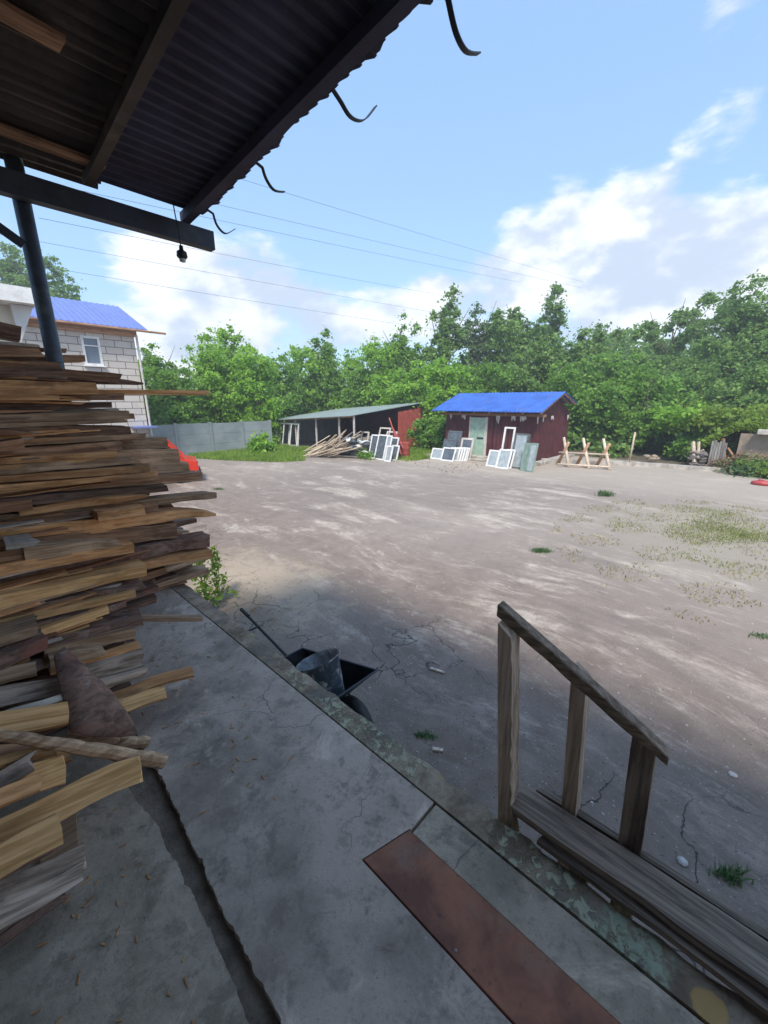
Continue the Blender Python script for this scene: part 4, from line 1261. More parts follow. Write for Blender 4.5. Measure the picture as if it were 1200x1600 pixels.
be = empty('bucket', (rc.x, rc.y, .36), 'big dark metal bucket spattered with cement, tipped inside the wheelbarrow', 'bucket')
ax = UV(Vector((-.32, .24, .92))).normalized()
s1 = ax.cross(Vector((0, 0, 1))).normalized(); s2 = ax.cross(s1).normalized()
bc = rc - ax * .33
prof_o = [(.001, 0), (.135, 0), (.138, .01), (.185, .32), (.195, .325), (.195, .335)]
prof_i = [(.192, .333), (.180, .32), (.13, .012), (.001, .012)]


def bl(prof, n=28):
    g = MB()
    for r, h in prof:
        for j in range(n):
            a = j / n * 6.2832
            g.v.append(bc + ax * h + (s1 * math.cos(a) + s2 * math.sin(a)) * r)
    for i in range(len(prof) - 1):
        for j in range(n): g.f.append((i * n + j, i * n + (j + 1) % n, (i + 1) * n + (j + 1) % n, (i + 1) * n + j))
    return g


bl(prof_o).build('bucket_wall', 'bucket', be, smooth=True)
bl(prof_i).build('bucket_lining', 'bucketin', be, smooth=True)
hp = [bc + ax * (.31 - .03 * math.sin(t)) + s1 * .2 * math.cos(t) + s2 * .2 * math.sin(t) for t in [i * math.pi / 14 for i in range(15)]]
MB().tube(hp, .004, 6).build('bail_handle', 'steel', be)
# twigs
random.seed(4)
for i in range(5):
    c = on_z(random.uniform(385, 425), random.uniform(952, 975), .02); a = random.uniform(-.6, .9)
    g = MB(); l_ = random.uniform(.12, .26)
    g.tube([c, c + Vector((math.cos(a) * l_ * .5, -math.sin(a) * l_ * .5, .03)), c + Vector((math.cos(a) * l_, -math.sin(a) * l_ * .8, .0))], [.006, .005, .002], 5)
    tag(g.build('twig', 'D'), 'thin dark twig lying on the sandy spot beyond the wheelbarrow handle', 'twig', 'twigs on the sandy spot')


# ------------------------------------------------------------------ house, neighbour, fence
HV = 21.5
def hv(px, py, v=HV): return on_v(px, py, v)
hr = hv(208, 520).x; hz = hv(205, 516).z
ho = empty('block_house', (2, HV, 0), 'two storey pale block house with blue metal roof behind the board pile', 'house')
wn = [hv(126, 524), hv(161, 572)]
wx0, wx1, wz1, wz0 = hv(129, 548).x, hv(158, 548).x, wn[0].z, wn[1].z
g = MB()
# front wall with the opening left out
g.box((-8, HV, 0), (wx0, HV + .35, hz)); g.box((wx1, HV, 0), (hr, HV + .35, hz)); g.box((wx0, HV, 0), (wx1, HV + .35, wz0)); g.box((wx0, HV, wz1), (wx1, HV + .35, hz))
rd = 6.4
rz_ = on_v(150, 474, HV + rd / 2).z
g.box((hr - .35, HV + .352, 0), (hr, HV + rd, hz)); g.box((-8, HV + rd - .35, 0), (hr - .352, HV + rd, hz))
g.add([(hr - .3, HV, hz + .002), (hr - .3, HV + rd, hz + .002), (hr - .3, HV + rd / 2, rz_ - .15), (hr, HV, hz + .002), (hr, HV + rd, hz + .002), (hr, HV + rd / 2, rz_ - .15)], [(0, 1, 2), (5, 4, 3), (0, 2, 5, 3), (1, 4, 5, 2)])
g.build('wall', 'blocks', ho)
wf = MB()
fw = .09
wf.box((wx0, HV - .04, wz0), (wx0 + fw, HV + .1, wz1)); wf.box((wx1 - fw, HV - .04, wz0), (wx1, HV + .1, wz1))
wf.box((wx0 + fw, HV - .04, wz0), (wx1 - fw, HV + .1, wz0 + fw)); wf.box((wx0 + fw, HV - .04, wz1 - fw), (wx1 - fw, HV + .1, wz1))
wf.box((wx0 + fw, HV - .01, wz0 + (wz1 - wz0) * .66), (wx1 - fw, HV + .07, wz0 + (wz1 - wz0) * .70))
win = wf.build('window', 'white', ho)
MB().box((wx0 + fw, HV + .04, wz0 + fw), (wx1 - fw, HV + .06, wz1 - fw)).build('pane', 'housepane', win)
MB().box((wx0 - .06, HV - .12, wz0 - .05), (wx1 + .06, HV - .002, wz0)).build('sill', 'white', win)
ev = HV - .45; ovr = hr + .45
def roofsheet(u0, u1, va, za, vb, zb, step=.22, t=.03):
    g = MB(); n = int((u1 - u0) / step) * 4
    for i in range(n + 1):
        u = u0 + (u1 - u0) * i / n; k4 = i % 4; dz = .025 if k4 in (0, 1) else 0
        g.v += [Vector((u, va, za + dz)), Vector((u, vb, zb + dz)), Vector((u, va, za - t)), Vector((u, vb, zb - t))]
    for i in range(n):
        a = 4 * i; g.f += [(a, a + 4, a + 5, a + 1), (a + 3, a + 7, a + 6, a + 2), (a + 2, a + 6, a + 4, a), (a + 1, a + 5, a + 7, a + 3)]
    g.f += [(0, 1, 3, 2), (4 * n, 4 * n + 2, 4 * n + 3, 4 * n + 1)]
    return g
g = roofsheet(-8.4, ovr, ev, hz + .02, HV + rd / 2, rz_)
g.v += []
rf = g.build('roof', 'houseroof', ho)
roofsheet(-8.4, ovr, HV + rd + .45, hz + .02, HV + rd / 2 + .01, rz_).build('roof_rear', 'houseroof', ho)
MB().box((-8.3, HV - .12, hz - .28), (hr + .1, HV - .004, hz - .02)).build('eave_board', 'D', ho)
MB().tube([(-8.4, ev - .07, hz - .03), (ovr + .75, ev - .07, hz - .06)], .05, 8).build('gutter', 'D', ho)
MB().tube([(hr + .08, HV - .1, hz - .2), (hr + .08, HV - .1, .3)], .05, 8).build('downpipe', 'offwhite', ho)
lq = on_v(226, 668, HV - .3)
MB().box((lq.x - .5, HV - .8, lq.z), (lq.x + .4, HV - .01, lq.z + .07)).build('porch_roof', 'houseroof', ho)

# white building at the far left
NV = 13.0
p1 = on_v(52, 452, NV - .5); p2 = on_v(0, 447, NV - .5); p3 = on_v(15, 480, NV)
nb = empty('white_building', (p1.x - 2, NV, 0), 'cream rendered building with flat white eave at the left edge', 'building')
ze = p1.z; zb = on_v(52, 476, NV - .5).z
MB().box((p3.x - 8, NV, 0), (p3.x, NV + 5, zb - .002)).build('wall', 'cream', nb)
MB().box((p3.x - 8.3, NV - .6, zb), (p1.x, NV + 5.3, ze)).build('roof', 'white', nb)
t1, t2, t3 = on_v(17, 480, NV - .3), on_v(52, 480, NV - .3), on_v(33, 536, NV - .3)
g = MB(); g.add([(t1.x, NV - .3, zb - .01), (t2.x, NV - .3, zb - .01), (t3.x, NV - .3, t3.z), (t1.x, NV - .05, zb - .01), (t2.x, NV - .05, zb - .01), (t3.x, NV - .05, t3.z)], [(0, 1, 2), (5, 4, 3), (0, 3, 4, 1), (1, 4, 5, 2), (2, 5, 3, 0)])
g.build('eave_bracket', 'creamshade', nb)

# grey panel fence
FV0 = on_z(232, 712, 0); FV1 = on_z(428, 703, 0)
FH = 1.75
fe = empty('panel_fence', (10, 22.6, 0), 'long grey concrete panel fence behind the bright lawn', 'fence')
fa, fb = Vector((4.5, 23.2, 0)), Vector((13.9, 22.9, 0))
npan = 5
for i in range(npan):
    a = fa.lerp(fb, i / npan); b = fa.lerp(fb, (i + 1) / npan)
    dd = (b - a).normalized()
    for (z0, z1) in ((0.0, 0.57), (0.58, 1.15), (1.16, FH - .02 * (i % 2))):
        g = MB(); g.bar(a + dd * .07 + Vector((0, 0, (z0 + z1) / 2)), b - dd * .07 + Vector((0, 0, (z0 + z1) / 2)), .05, z1 - z0)
        g.build('panel', 'fence', fe)
for i in range(npan + 1):
    a = fa.lerp(fb, i / npan)
    MB().box((a.x - .07, a.y - .08, 0), (a.x + .07, a.y + .08, FH + .05)).build('fence_post', 'fence', fe)

# ------------------------------------------------------------------ red car
car = empty('parked_car', tuple(on_z(312, 748, 0)), 'small red hatchback parked beyond the board pile with only its front showing', 'car', rz=R(-20), local=True)


def carpart(name, prof, y0, y1, m, taper=None, parent=car):
    g = MB(); n = len(prof)
    for s, y in ((0, y0), (1, y1)):
        for (x, z) in prof:
            yy = y
            if taper: yy = y * taper(z)
            g.v.append(Vector((x, yy, z)))
    g.f = [tuple(range(n)), tuple(range(n, 2 * n))[::-1]] + [(i, n + i, n + (i + 1) % n, (i + 1) % n) for i in range(n)]
    return g.build(name, m, parent, origin=(0, 0, 0), bevel=.02)


wcar = .72
_b = [(-3.2, .28), (-2.98, .25), (-2.9, .45), (-2.65, .56), (-2.4, .45), (-2.3, .22), (-.98, .22), (-.9, .45), (-.65, .56), (-.4, .45), (-.3, .25), (-.02, .28), (0, .55), (-.04, .78), (-.42, .88), (-.50, .92), (-3.15, .9), (-3.22, .6)]
body = [(x if x > -.3 else x + .0, z) for x, z in _b]
carpart('body', body, -wcar, wcar, 'redcar')
cab = [(-.46, .92), (-1.22, 1.36), (-1.5, 1.41), (-2.75, 1.40), (-3.12, .9)]
cabt = lambda z: 1.0 - max(0, z - .88) * .16
# cabin as a frame: pillars and roof in red, glass inset
g = MB()
def cp(x, y, z): return Vector((x, y * cabt(z), z))
for s in (-1, 1):
    for (a, b) in (((-.46, .90), (-.96, 1.50)), ((-1.75, .9), (-1.8, 1.5)), ((-3.12, .9), (-2.78, 1.49))):
        g.bar(cp(a[0], s * wcar * .95, a[1]), cp(b[0], s * wcar * .97, b[1]), .10, .07)
g.build('pillars', 'redcar', car, origin=(0, 0, 0))
carpart('car_roof', [(-.90, 1.47), (-1.05, 1.54), (-2.7, 1.55), (-2.85, 1.48)], -wcar, wcar, 'redcar', cabt)
carpart('windows', [(-.52, .90), (-.99, 1.465), (-2.76, 1.465), (-3.05, .9)], -wcar * .95, wcar * .95, 'glass', cabt)
g = MB(); g.box((-.12, -wcar - .01, .30), (.07, wcar + .01, .46)); g.build('bumper', 'black', car, origin=(0, 0, 0), bevel=.03)
for s in (-1, 1):
    MB().box((-.03, s * .42, .54), (.012, s * .64, .68)).build('headlight', 'lamp', car, origin=(0, 0, 0))
    for x in (-.65, -2.65):
        wh = MB().lathe((x, s * .64, .27), [(.001, -.07), (.2, -.08), (.27, -.06), (.27, .06), (.2, .08), (.001, .07)], 18, 'y').build('wheel', 'black', car, origin=(0, 0, 0))
MB().box((-.01, -.38, .56), (.014, .38, .66)).build('grille', 'black', car, origin=(0, 0, 0))
for s in (-1, 1):
    MB().box((-.85, s * wcar, .9), (-.75, s * (wcar + .14), 1.0)).build('mirror', 'black', car, origin=(0, 0, 0))


# ------------------------------------------------------------------ open lean-to
OU, OV = 15.3, 16.8
oe = empty('open_shed', (18, 20, 0), 'long open fronted lean-to with grey sloping roof and dark back wall', 'shed')
OB = 21.9; OL = 25.4
c_nr = on_v(549, 649, OV)      # near right roof corner
def oroof(u, v):
    # height of the roof plane fitted through its corners
    return 2.18 + (u - OU) * (2.88 - 2.18) / (OB - OU) - (v - OV) * (2.18 - 1.68) / (OL - OV) * 1.0
def proof(u0, v0, u1, v1, t=.06):
    g = MB(); P = [(u0, v0), (u1, v0), (u1, v1), (u0, v1)]
    g.v = [Vector((a, b, oroof(a, b))) for a, b in P] + [Vector((a, b, oroof(a, b) - t)) for a, b in P]
    g.f = [(0, 1, 2, 3), (7, 6, 5, 4), (0, 4, 5, 1), (1, 5, 6, 2), (2, 6, 7, 3), (3, 7, 4, 0)]
    return g
nsh = 9
for i in range(nsh):
    va = OV + (OL - OV) * i / nsh; vb = OV + (OL - OV) * (i + 1) / nsh
    proof(OU - .02 * (i % 2), va + .004, OB, vb - .004, .04).build('roof_sheet', 'greyroof', oe)
for vv in (16.05, 18.2, 20.4, 22.6):
    vq = max(vv, OV + .12)
    MB().bar((OU + .35, vq, 0), (OU + .35, vq, oroof(OU + .35, vq) - .05), .08, .08).build('post', 'offwhite', oe)
g = MB(); g.bar((OU + .35, OV + .1, oroof(OU + .35, OV + .1) - .1), (OU + .35, OL - .1, oroof(OU + .35, OL - .1) - .1), .07, .1); g.build('front_beam', 'D', oe)
g = MB()
P = [(OB - .1, OV + .1), (OB - .1, OL - .1)]
g.add([(OB - .1, OV + .1, 0), (OB - .1, OL - .1, 0), (OB - .1, OL - .1, oroof(OB, OL) - .07), (OB - .1, OV + .1, oroof(OB, OV) - .07), (OB - .02, OV + .1, 0), (OB - .02, OL - .1, 0), (OB - .02, OL - .1, oroof(OB, OL) - .07), (OB - .02, OV + .1, oroof(OB, OV) - .07)],
      [(0, 1, 2, 3), (7, 6, 5, 4), (0, 3, 7, 4), (1, 5, 6, 2)])
g.build('back_wall', 'maroon', oe)
g = MB(); g.add([(OU + .4, OL - .1, 0), (OB - .12, OL - .1, 0), (OB - .12, OL - .1, oroof(OB, OL) - .08), (OU + .4, OL - .1, oroof(OU, OL) - .08), (OU + .4, OL - .02, 0), (OB - .12, OL - .02, 0), (OB - .12, OL - .02, oroof(OB, OL) - .08), (OU + .4, OL - .02, oroof(OU, OL) - .08)], [(0, 1, 2, 3), (7, 6, 5, 4), (0, 3, 7, 4), (1, 5, 6, 2)])
g.build('side_wall', 'fence', oe)
# red corrugated side panel of sheets
ua, ub_ = 19.3, 21.75
for i in range(5):
    a = ua + (ub_ - ua) * i / 5; b = ua + (ub_ - ua) * (i + 1) / 5
    g = MB(); n = 16; zt = 2.32 + .05 * i
    for j in range(n + 1):
        u = a + .01 + (b - a - .02) * j / n; v = OV - .02 + .02 * math.sin(j / n * 6 * 6.283)
        g.v += [Vector((u, v, .1)), Vector((u, v, zt)), Vector((u, v + .03, .1)), Vector((u, v + .03, zt))]
    for j in range(n): g.f += [(4 * j, 4 * j + 4, 4 * j + 5, 4 * j + 1), (4 * j + 2, 4 * j + 3, 4 * j + 7, 4 * j + 6), (4 * j + 1, 4 * j + 5, 4 * j + 7, 4 * j + 3)]
    g.build('side_panel', 'redpanel', oe)

# ------------------------------------------------------------------ blue roofed shed
se = empty('blue_roofed_shed', (20.5, 10, 0), 'maroon metal shed with bright blue gable roof and mint door', 'shed')
SU0, SU1, SV0, SV1 = 18.9, 23.1, 7.75, 12.9
SH = 2.36
dv0, dv1 = 10.0, 11.35
g = MB()


def ribwall(g, p, q, z0, z1, nin, amp=.018, step=.2):
    """trapezoid ribbed sheet from p to q (u,v), nin = outward normal"""
    p, q = Vector((*p, 0)), Vector((*q, 0)); d = q - p; L = d.length; n = max(2, int(L / step)) * 4
    nv = Vector((*nin, 0)); b = len(g.v)
    for i in range(n + 1):
        off = nv * (amp if i % 4 in (1, 2) else 0); c = p + d * i / n
        zt = z1(i / n) if callable(z1) else z1
        g.v += [c + off + Vector((0, 0, z0)), c + off + Vector((0, 0, zt))]
    for i in range(n): g.f.append((b + 2 * i, b + 2 * i + 1, b + 2 * i + 3, b + 2 * i + 2))


ribwall(g, (SU0, SV1), (SU0, dv1), .12, SH, (-1, 0)); ribwall(g, (SU0, dv0), (SU0, SV0), .12, SH, (-1, 0))
ribwall(g, (SU0, dv1), (SU0, dv0), 2.16, SH, (-1, 0))
gab = lambda t: SH + (min(t / .5, (1 - t) / .5)) * .85
ribwall(g, (SU0, SV0), (SU1, SV0), .12, gab, (0, -1))
ribwall(g, (SU1, SV0), (SU1, SV1), .12, SH, (1, 0)); ribwall(g, (SU1, SV1), (SU0, SV1), .12, gab, (0, 1))
g.build('wall', 'maroon', se)
MB().box((SU0 + .1, SV0 + .1, .12), (SU1 - .1, SV1 - .1, SH - .1)).build('lining', 'darkwall', se)
MB().box((SU0 - .1, SV0 - .1, 0), (SU1 + .1, SV1 + .1, .118)).build('plinth', 'concrete', se)
RU = 20.9; RZ = 3.38
def sroof(u0, z0, u1, z1, name, m):
    g = MB(); va, vb = SV0 - .42, SV1 + .55; n = int((vb - va) / .2) * 4
    for i in range(n + 1):
        v = va + (vb - va) * i / n; dz = .02 if i % 4 in (1, 2) else 0
        g.v += [Vector((u0, v, z0 + dz)), Vector((u1, v, z1 + dz)), Vector((u0, v, z0 - .03)), Vector((u1, v, z1 - .03))]
    for i in range(n):
        a = 4 * i; g.f += [(a, a + 4, a + 5, a + 1), (a + 3, a + 7, a + 6, a + 2), (a + 2, a + 6, a + 4, a), (a + 1, a + 5, a + 7, a + 3)]
    g.f += [(0, 1, 3, 2), (4 * n, 4 * n + 2, 4 * n + 3, 4 * n + 1)]
    return g.build(name, m, se)
sroof(SU0 - .65, 2.46, RU, RZ, 'roof_slope', 'blueroof')
sroof(22.75, 2.86, RU + .004, RZ, 'roof_slope', 'blueroof')
for i, vv in enumerate(np.linspace(SV0 - .36, SV1 + .48, 8)):
    MB().bar((SU0 - .62, vv, 2.40), (RU, vv, RZ - .07), .05, .09).build('rafter', 'D', se)
for vv in (SV0 - .36, SV0 - .06):
    MB().bar((22.7, vv, 2.79), (RU, vv, RZ - .07), .05, .09).build('rafter', 'D', se)
MB().box((SU0 - .04, SV0 - .4, SH - .02), (SU0 - .14, SV1 + .4, SH - .14)).build('wall_plate', 'D', se)
# door
de = MB().box((SU0 - .06, dv0 + .46, .14), (SU0 - .02, dv1 - .36, 2.12)).build('door', 'mint', se)
MB().box((SU0 - .05, dv1 - .352, .14), (SU0 - .02, dv1 - .06, 2.12)).build('door_leaf', 'mint', se)
MB().box((SU0 - .09, dv0 + .5, 1.05), (SU0 - .062, dv0 + .85, 1.12)).build('latch', 'steel', de)
MB().box((SU0 - .075, dv0 + .3, .14), (SU0 - .02, dv0 + .45, 2.15)).build('door_jamb', 'offwhite', se)
MB().box((SU0 - .075, dv1 - .055, .14), (SU0 - .02, dv1 + .02, 2.15)).build('door_jamb', 'offwhite', se)
MB().box((SU0 - .05, dv0, .14), (SU0 - .03, dv0 + .296, 2.15)).build('door_filler', 'maroon', se)
# rags of insulation hanging under the eave
random.seed(8)
rags = [(SU0 - .16, 12.5, .25), (SU0 - .16, 11.7, .3), (SU0 - .16, 9.7, .4), (SU0 - .16, 8.9, .35), (SU0 - .2, 8.4, .3), (18.7, 7.68, .35), (19.3, 7.66, .3), (22.6, 7.66, .3), (20.4, 7.66, .25)]
for (u, v, h) in rags:
    g = MB(); pts = []
    for k_ in range(7):
        pts.append((random.uniform(-.14, .14), -h * k_ / 7 * random.uniform(.7, 1.1)))
    wd = random.uniform(.12, .3)
    al = Vector((0, 1, 0)) if u < 18.8 and v > 7.7 else Vector((1, 0, 0))
    nn_ = 6
    top = [Vector((u, v, SH - .12)) + al * (wd * (i / nn_ - .5)) for i in range(nn_ + 1)]
    botm = [p + Vector((random.uniform(-.03, .03), random.uniform(-.03, .0), -h * random.uniform(.25, 1))) for p in top]
    g.v = top + botm + [p + Vector((-.015, -.015, 0)) for p in top + botm]
    m_ = nn_ + 1
    for i in range(nn_): g.f += [(i, i + 1, m_ + i + 1, m_ + i), (2 * m_ + i, 3 * m_ + i, 3 * m_ + i + 1, 2 * m_ + i + 1), (m_ + i, m_ + i + 1, 3 * m_ + i + 1, 3 * m_ + i)]
    g.build('torn_lining', 'offwhite', se)
g = MB(); g.box((18.0, 9.9, 0), (18.78, 11.6, .09)); g.box((18.35, 10.1, .092), (18.78, 11.4, .2))
tag(g.build('door_step', 'concrete', bevel=.02), 'low worn concrete step before the mint green door', 'step')
MB_ = MB(); MB_.box((18.6, 7.3, 0), (23.4, 7.62, .16))
tag(MB_.build('plinth_strip', 'concrete', bevel=.02), 'pale concrete strip along the right side of the blue roofed shed', 'kerb')


# ------------------------------------------------------------------ frames leaning about
def frame_thing(label, cat, pxl, pxr, ytop, ybot, ub, lean, m='white', pane='pane', bw=.07, group='old window frames leaning against the sheds', bars=0, yaw=0.0, dz=0.0):
    """leaning frame: bottom edge on the ground at u=ub, facing the yard (-u)"""
    bl_ = on_u(pxl, ybot, ub); br = on_u(pxr, ybot, ub)
    wdt = abs(bl_.y - br.y); zt = on_u((pxl + pxr) / 2, ytop, ub + .25).z
    h = (zt - dz) / math.cos(lean)
    e = empty('old_sash', (ub, (bl_.y + br.y) / 2, dz), label, cat, group, local=True)
    e.rotation_euler = (Matrix.Rotation(AZ + yaw, 4, 'Z') @ Matrix.Rotation(lean, 4, 'Y')).to_euler()
    t = .045; hw = wdt / 2
    g = MB()
    g.box((-t / 2, -hw, 0), (t / 2, -hw + bw, h)); g.box((-t / 2, hw - bw, 0), (t / 2, hw, h))
    g.box((-t / 2, -hw + bw, 0), (t / 2, hw - bw, bw)); g.box((-t / 2, -hw + bw, h - bw), (t / 2, hw - bw, h))
    for b_ in range(bars):
        y = -hw + (b_ + 1) * wdt / (bars + 1); g.box((-t / 2, y - bw / 2, bw), (t / 2, y + bw / 2, h - bw))
    g.build('sash', m, e, origin=(0, 0, 0))
    if pane: MB().box((-.006, -hw + bw, bw), (.006, hw - bw, h - bw)).build('pane', pane, e, origin=(0, 0, 0))
    return e


L15 = R(22)
frame_thing('white frame with dusty pane, leftmost low one before the blue roofed shed', 'sash', 672, 690, 700, 720, 17.1, L15)
frame_thing('white frame with dark pane leaning second from left before the shed', 'sash', 688, 708, 699, 722, 16.9, L15, pane='darkpane')
for i, (a, b) in enumerate(((700, 715), (706, 719), (711, 723), (716, 727), (720, 730))):
    frame_thing('white sash seen nearly edge on, %s' % ('nearest the dark paned frame', 'second to the right of the dark paned one', 'in the middle of the overlapping row', 'fourth of the overlapping row', 'rightmost of the low row by the door step')[i],
                'sash', a, b, 699, 721 - i * .7, 17.15 + .12 * i, L15, pane='pane')
frame_thing('tall dark grey frame standing behind the low white ones at left', 'sash', 694, 715, 673, 716, 17.9, R(14), 'darkframe', 'darkpane', bars=0)
frame_thing('low dark grey frame leaning before the tall dark one', 'sash', 688, 708, 686, 717, 17.7, R(18), 'darkframe', 'darkpane')
frame_thing('pinkish white frame with dark pane taller than the overlapping row', 'sash', 716, 735, 684, 717, 17.95, R(14), 'offwhite', 'darkpane', bw=.1)
frame_thing('white frame with pale pane standing behind the overlapping row', 'sash', 710, 722, 684, 717, 18.1, R(12), 'white', 'pane')
frame_thing('low white frame with greenish pane left of the door front row', 'sash', 759, 776, 703, 725, 16.8, L15)
frame_thing('low white frame with big pane in front below the tall empty frame', 'sash', 774, 794, 702, 727, 16.6, L15)
frame_thing('low white frame edge on right of the big paned low frame', 'sash', 786, 799, 702, 726, 16.85, L15, pane='darkpane')
frame_thing('tall narrow empty white frame standing against the maroon wall', 'sash', 780, 797, 667, 721, 17.5, R(10), pane=None, bw=.08)
frame_thing('dark grey tall frame with grey pane right of the tall empty one', 'sash', 797, 818, 677, 725, 17.1, R(12), 'darkframe', 'pane')
frame_thing('black frame behind the dark grey paned one near the corner', 'sash', 803, 821, 678, 724, 17.4, R(11), 'darkframe', 'darkpane')
frame_thing('greenish glass sheet frame leaning nearest the shed corner', 'sash', 813, 823, 692, 727, 16.7, R(14), 'greenglass', 'greenglass')
frame_thing('second greenish glass frame at the very corner of the shed', 'sash', 821, 834, 692, 727, 16.6, R(14), 'greenglass', 'pane')
# frames in the lean-to
for i, (a, b, yt, yb, uu, ln, mm, pp) in enumerate(((575, 590, 679, 712, 15.0, 15, 'white', 'darkpane'), (584, 599, 679, 713, 14.9, 17, 'white', 'darkpane'), (592, 606, 680, 713, 14.95, 17, 'white', 'pane'),
                                           (600, 610, 696, 713, 14.7, 17, 'white', 'pane'), (604, 617, 683, 710, 15.5, 17, 'white', 'darkpane'), (608, 620, 695, 711, 15.2, 17, 'white', 'darkpane'))):
    frame_thing('white frame leaning by the lean-to, ' + ('leftmost with dark opening', 'second with dark opening', 'third with pale pane', 'short one in front of the others', 'tall one behind at right', 'short one at right next to the red barrel')[i], 'sash', a, b, yt, yb, uu, R(ln), mm, pp)
for i, (a, b, yt, yb, uu, lab) in enumerate(((560, 572, 674, 700, 16.6, 'pale frame standing inside the lean-to left of the leaning white ones'), (586, 603, 668, 694, 17.4, 'pale frame lying highest on the blocks inside the lean-to'), (596, 612, 674, 700, 16.9, 'grey white frame inside the lean-to above the leaning ones'))):
    frame_thing(lab, 'sash', a, b, yt, yb, uu, R(14 + 4 * i), 'offwhite', None, bw=.09)
# large white door frame at the left of the lean-to
e = frame_thing('large white empty frame with upright bars leaning at the left of the lean-to', 'sash', 431, 464, 661, 702, 15.25, R(10), 'white', None, .07, 'old frames by the lean-to', 2)
frame_thing('second large white empty frame right behind the barred one', 'sash', 437, 466, 660, 700, 15.7, R(8), 'white', None, .09, 'old frames by the lean-to', 1)

# white timber heap
random.seed(14)
WL = ['thick pale board fanned out at the heap before the lean-to', ]
for i in range(44):
    px = random.uniform(474, 522); py = random.uniform(705, 714)
    b0_ = on_z(px, py, 0.03 + .0 * i)
    z1 = .15 + .55 * max(0, 1 - abs(px - 520) / 60) * random.random() + .1
    L = random.uniform(1.3, 2.6)
    a = random.uniform(-1.25, -.75) if i % 3 else random.uniform(-.6, .2)
    tip = Vector((b0_.x + random.uniform(.3, .9), b0_.y - L * .75, z1 + random.uniform(0, .75)))
    g = MB(); g.bar(b0_ + Vector((0, 0, .03 * (i % 5))), tip, random.uniform(.12, .22), .04)
    tag(g.build('timber_offcut', random.choice(('W', 'W', 'W', 'P', 'W'))), 'pale bare timber offcut fanned out in the heap before the lean-to', 'timber', 'pale timber offcuts in the heap before the lean-to')
# sacks and scrap
def lump(name, c, s, m, label, cat, group=None, seed=0):
    rs = np.random.default_rng(seed); g = MB(); n1_, n2_ = 12, 7
    ph = rs.random(6) * 6
    for i in range(n2_ + 1):
        th = math.pi * i / n2_
        for j in range(n1_):
            a = 2 * math.pi * j / n1_
            r = 1 + .16 * math.sin(2 * a + ph[0] + i) + .12 * math.sin(3 * a + ph[1] - i * 1.3) + .08 * rs.normal()
            g.v.append(Vector((c[0] + s[0] * r * math.sin(th) * math.cos(a), c[1] + s[1] * r * math.sin(th) * math.sin(a), max(0, c[2] + s[2] * (math.cos(th) * (1 + .1 * math.sin(a * 2 + ph[2])) + .9)))))
    for i in range(n2_):
        for j in range(n1_): g.f.append((i * n1_ + j, i * n1_ + (j + 1) % n1_, (i + 1) * n1_ + (j + 1) % n1_, (i + 1) * n1_ + j))
    return tag(g.build(name, m, smooth=True), label, cat, group)


random.seed(31)
for i in range(22):
    px, py = random.uniform(536, 576), random.uniform(702, 714)
    c = on_z(px, py, 0); dark = i % 5 in (0, 2, 4)
    lump('sack', (c.x, c.y, .02 + .22 * (i % 4)), (.30, .36, .17), 'sackdark' if dark else 'sack',
         'black plastic sack heaped with others before the lean-to posts' if dark else 'white plastic sack heaped with others before the lean-to posts', 'sack', 'sacks heaped before the lean-to, dark' if dark else 'sacks heaped before the lean-to, white', i)
for i in range(14):
    px, py = random.uniform(530, 548), 712 - (i % 7) * 2.6
    c = on_z(px, 711, 0)
    g = MB(); z = .03 + (i % 7) * .075
    g.bar((c.x + .3, c.y - .45, z), (c.x + .2, c.y + .45, z + random.uniform(-.02, .03)), .22, .035)
    tag(g.build('plastic_sheet', 'sack' if i % 2 else 'sackdark'), 'flat white sheet layered in the striped stack before the lean-to' if i % 2 else 'flat dark sheet layered in the striped stack before the lean-to', 'sheet', 'striped stack of sheets, white ones' if i % 2 else 'striped stack of sheets, dark ones')
for i in range(18):
    px, py = random.uniform(545, 612), random.uniform(697, 701)
    c = on_u(px, 690, 17.2 + random.uniform(-.5, .5))
    s_ = random.uniform(.15, .3); z = .1 + .28 * (i % 3)
    g = MB(); g.box((c.x - s_, c.y - s_ * 1.2, z), (c.x + s_, c.y + s_ * 1.2, z + random.uniform(.14, .26)))
    o = tag(g.build('block', random.choice(('offwhite', 'P', 'concrete')), bevel=.02), 'pale block stored inside the lean-to behind the leaning frames', 'block', 'pale blocks stored inside the lean-to')
    o.rotation_euler[2] += random.uniform(-.4, .4)
g = MB(); q = on_u(545, 678, 17.0); g.box((q.x, q.y - .5, 0), (q.x + .3, q.y + .5, q.z - .25))
tag(g.build('crate', 'P'), 'pale slatted crate inside the lean-to behind the sacks', 'crate')
# barrel
q = on_z(632, 716, 0)
bre = empty('barrel', (q.x, q.y, 0), 'rusty red steel barrel standing before the lean-to side panel', 'barrel')
g = MB(); pr = [(.001, 0), (.27, 0)]
for k_ in range(22):
    z = .02 + k_ * .037; pr.append((.27 + (.012 if k_ in (7, 14, 21) else 0), z))
pr += [(.28, .83), (.27, .85), (.001, .845)]
g.lathe((q.x, q.y, 0), pr, 22); g.build('drum', 'redpanel', bre, smooth=True)
g = MB(); g.lathe((q.x, q.y, .0), [(.283, .0), (.286, .03), (.272, .04)], 22); g.build('rim', 'rust', bre, smooth=True)
MB().tube([(q.x, q.y, .85), (q.x, q.y, 1.02)], .02, 8).build('bung_pipe', 'rust', bre)
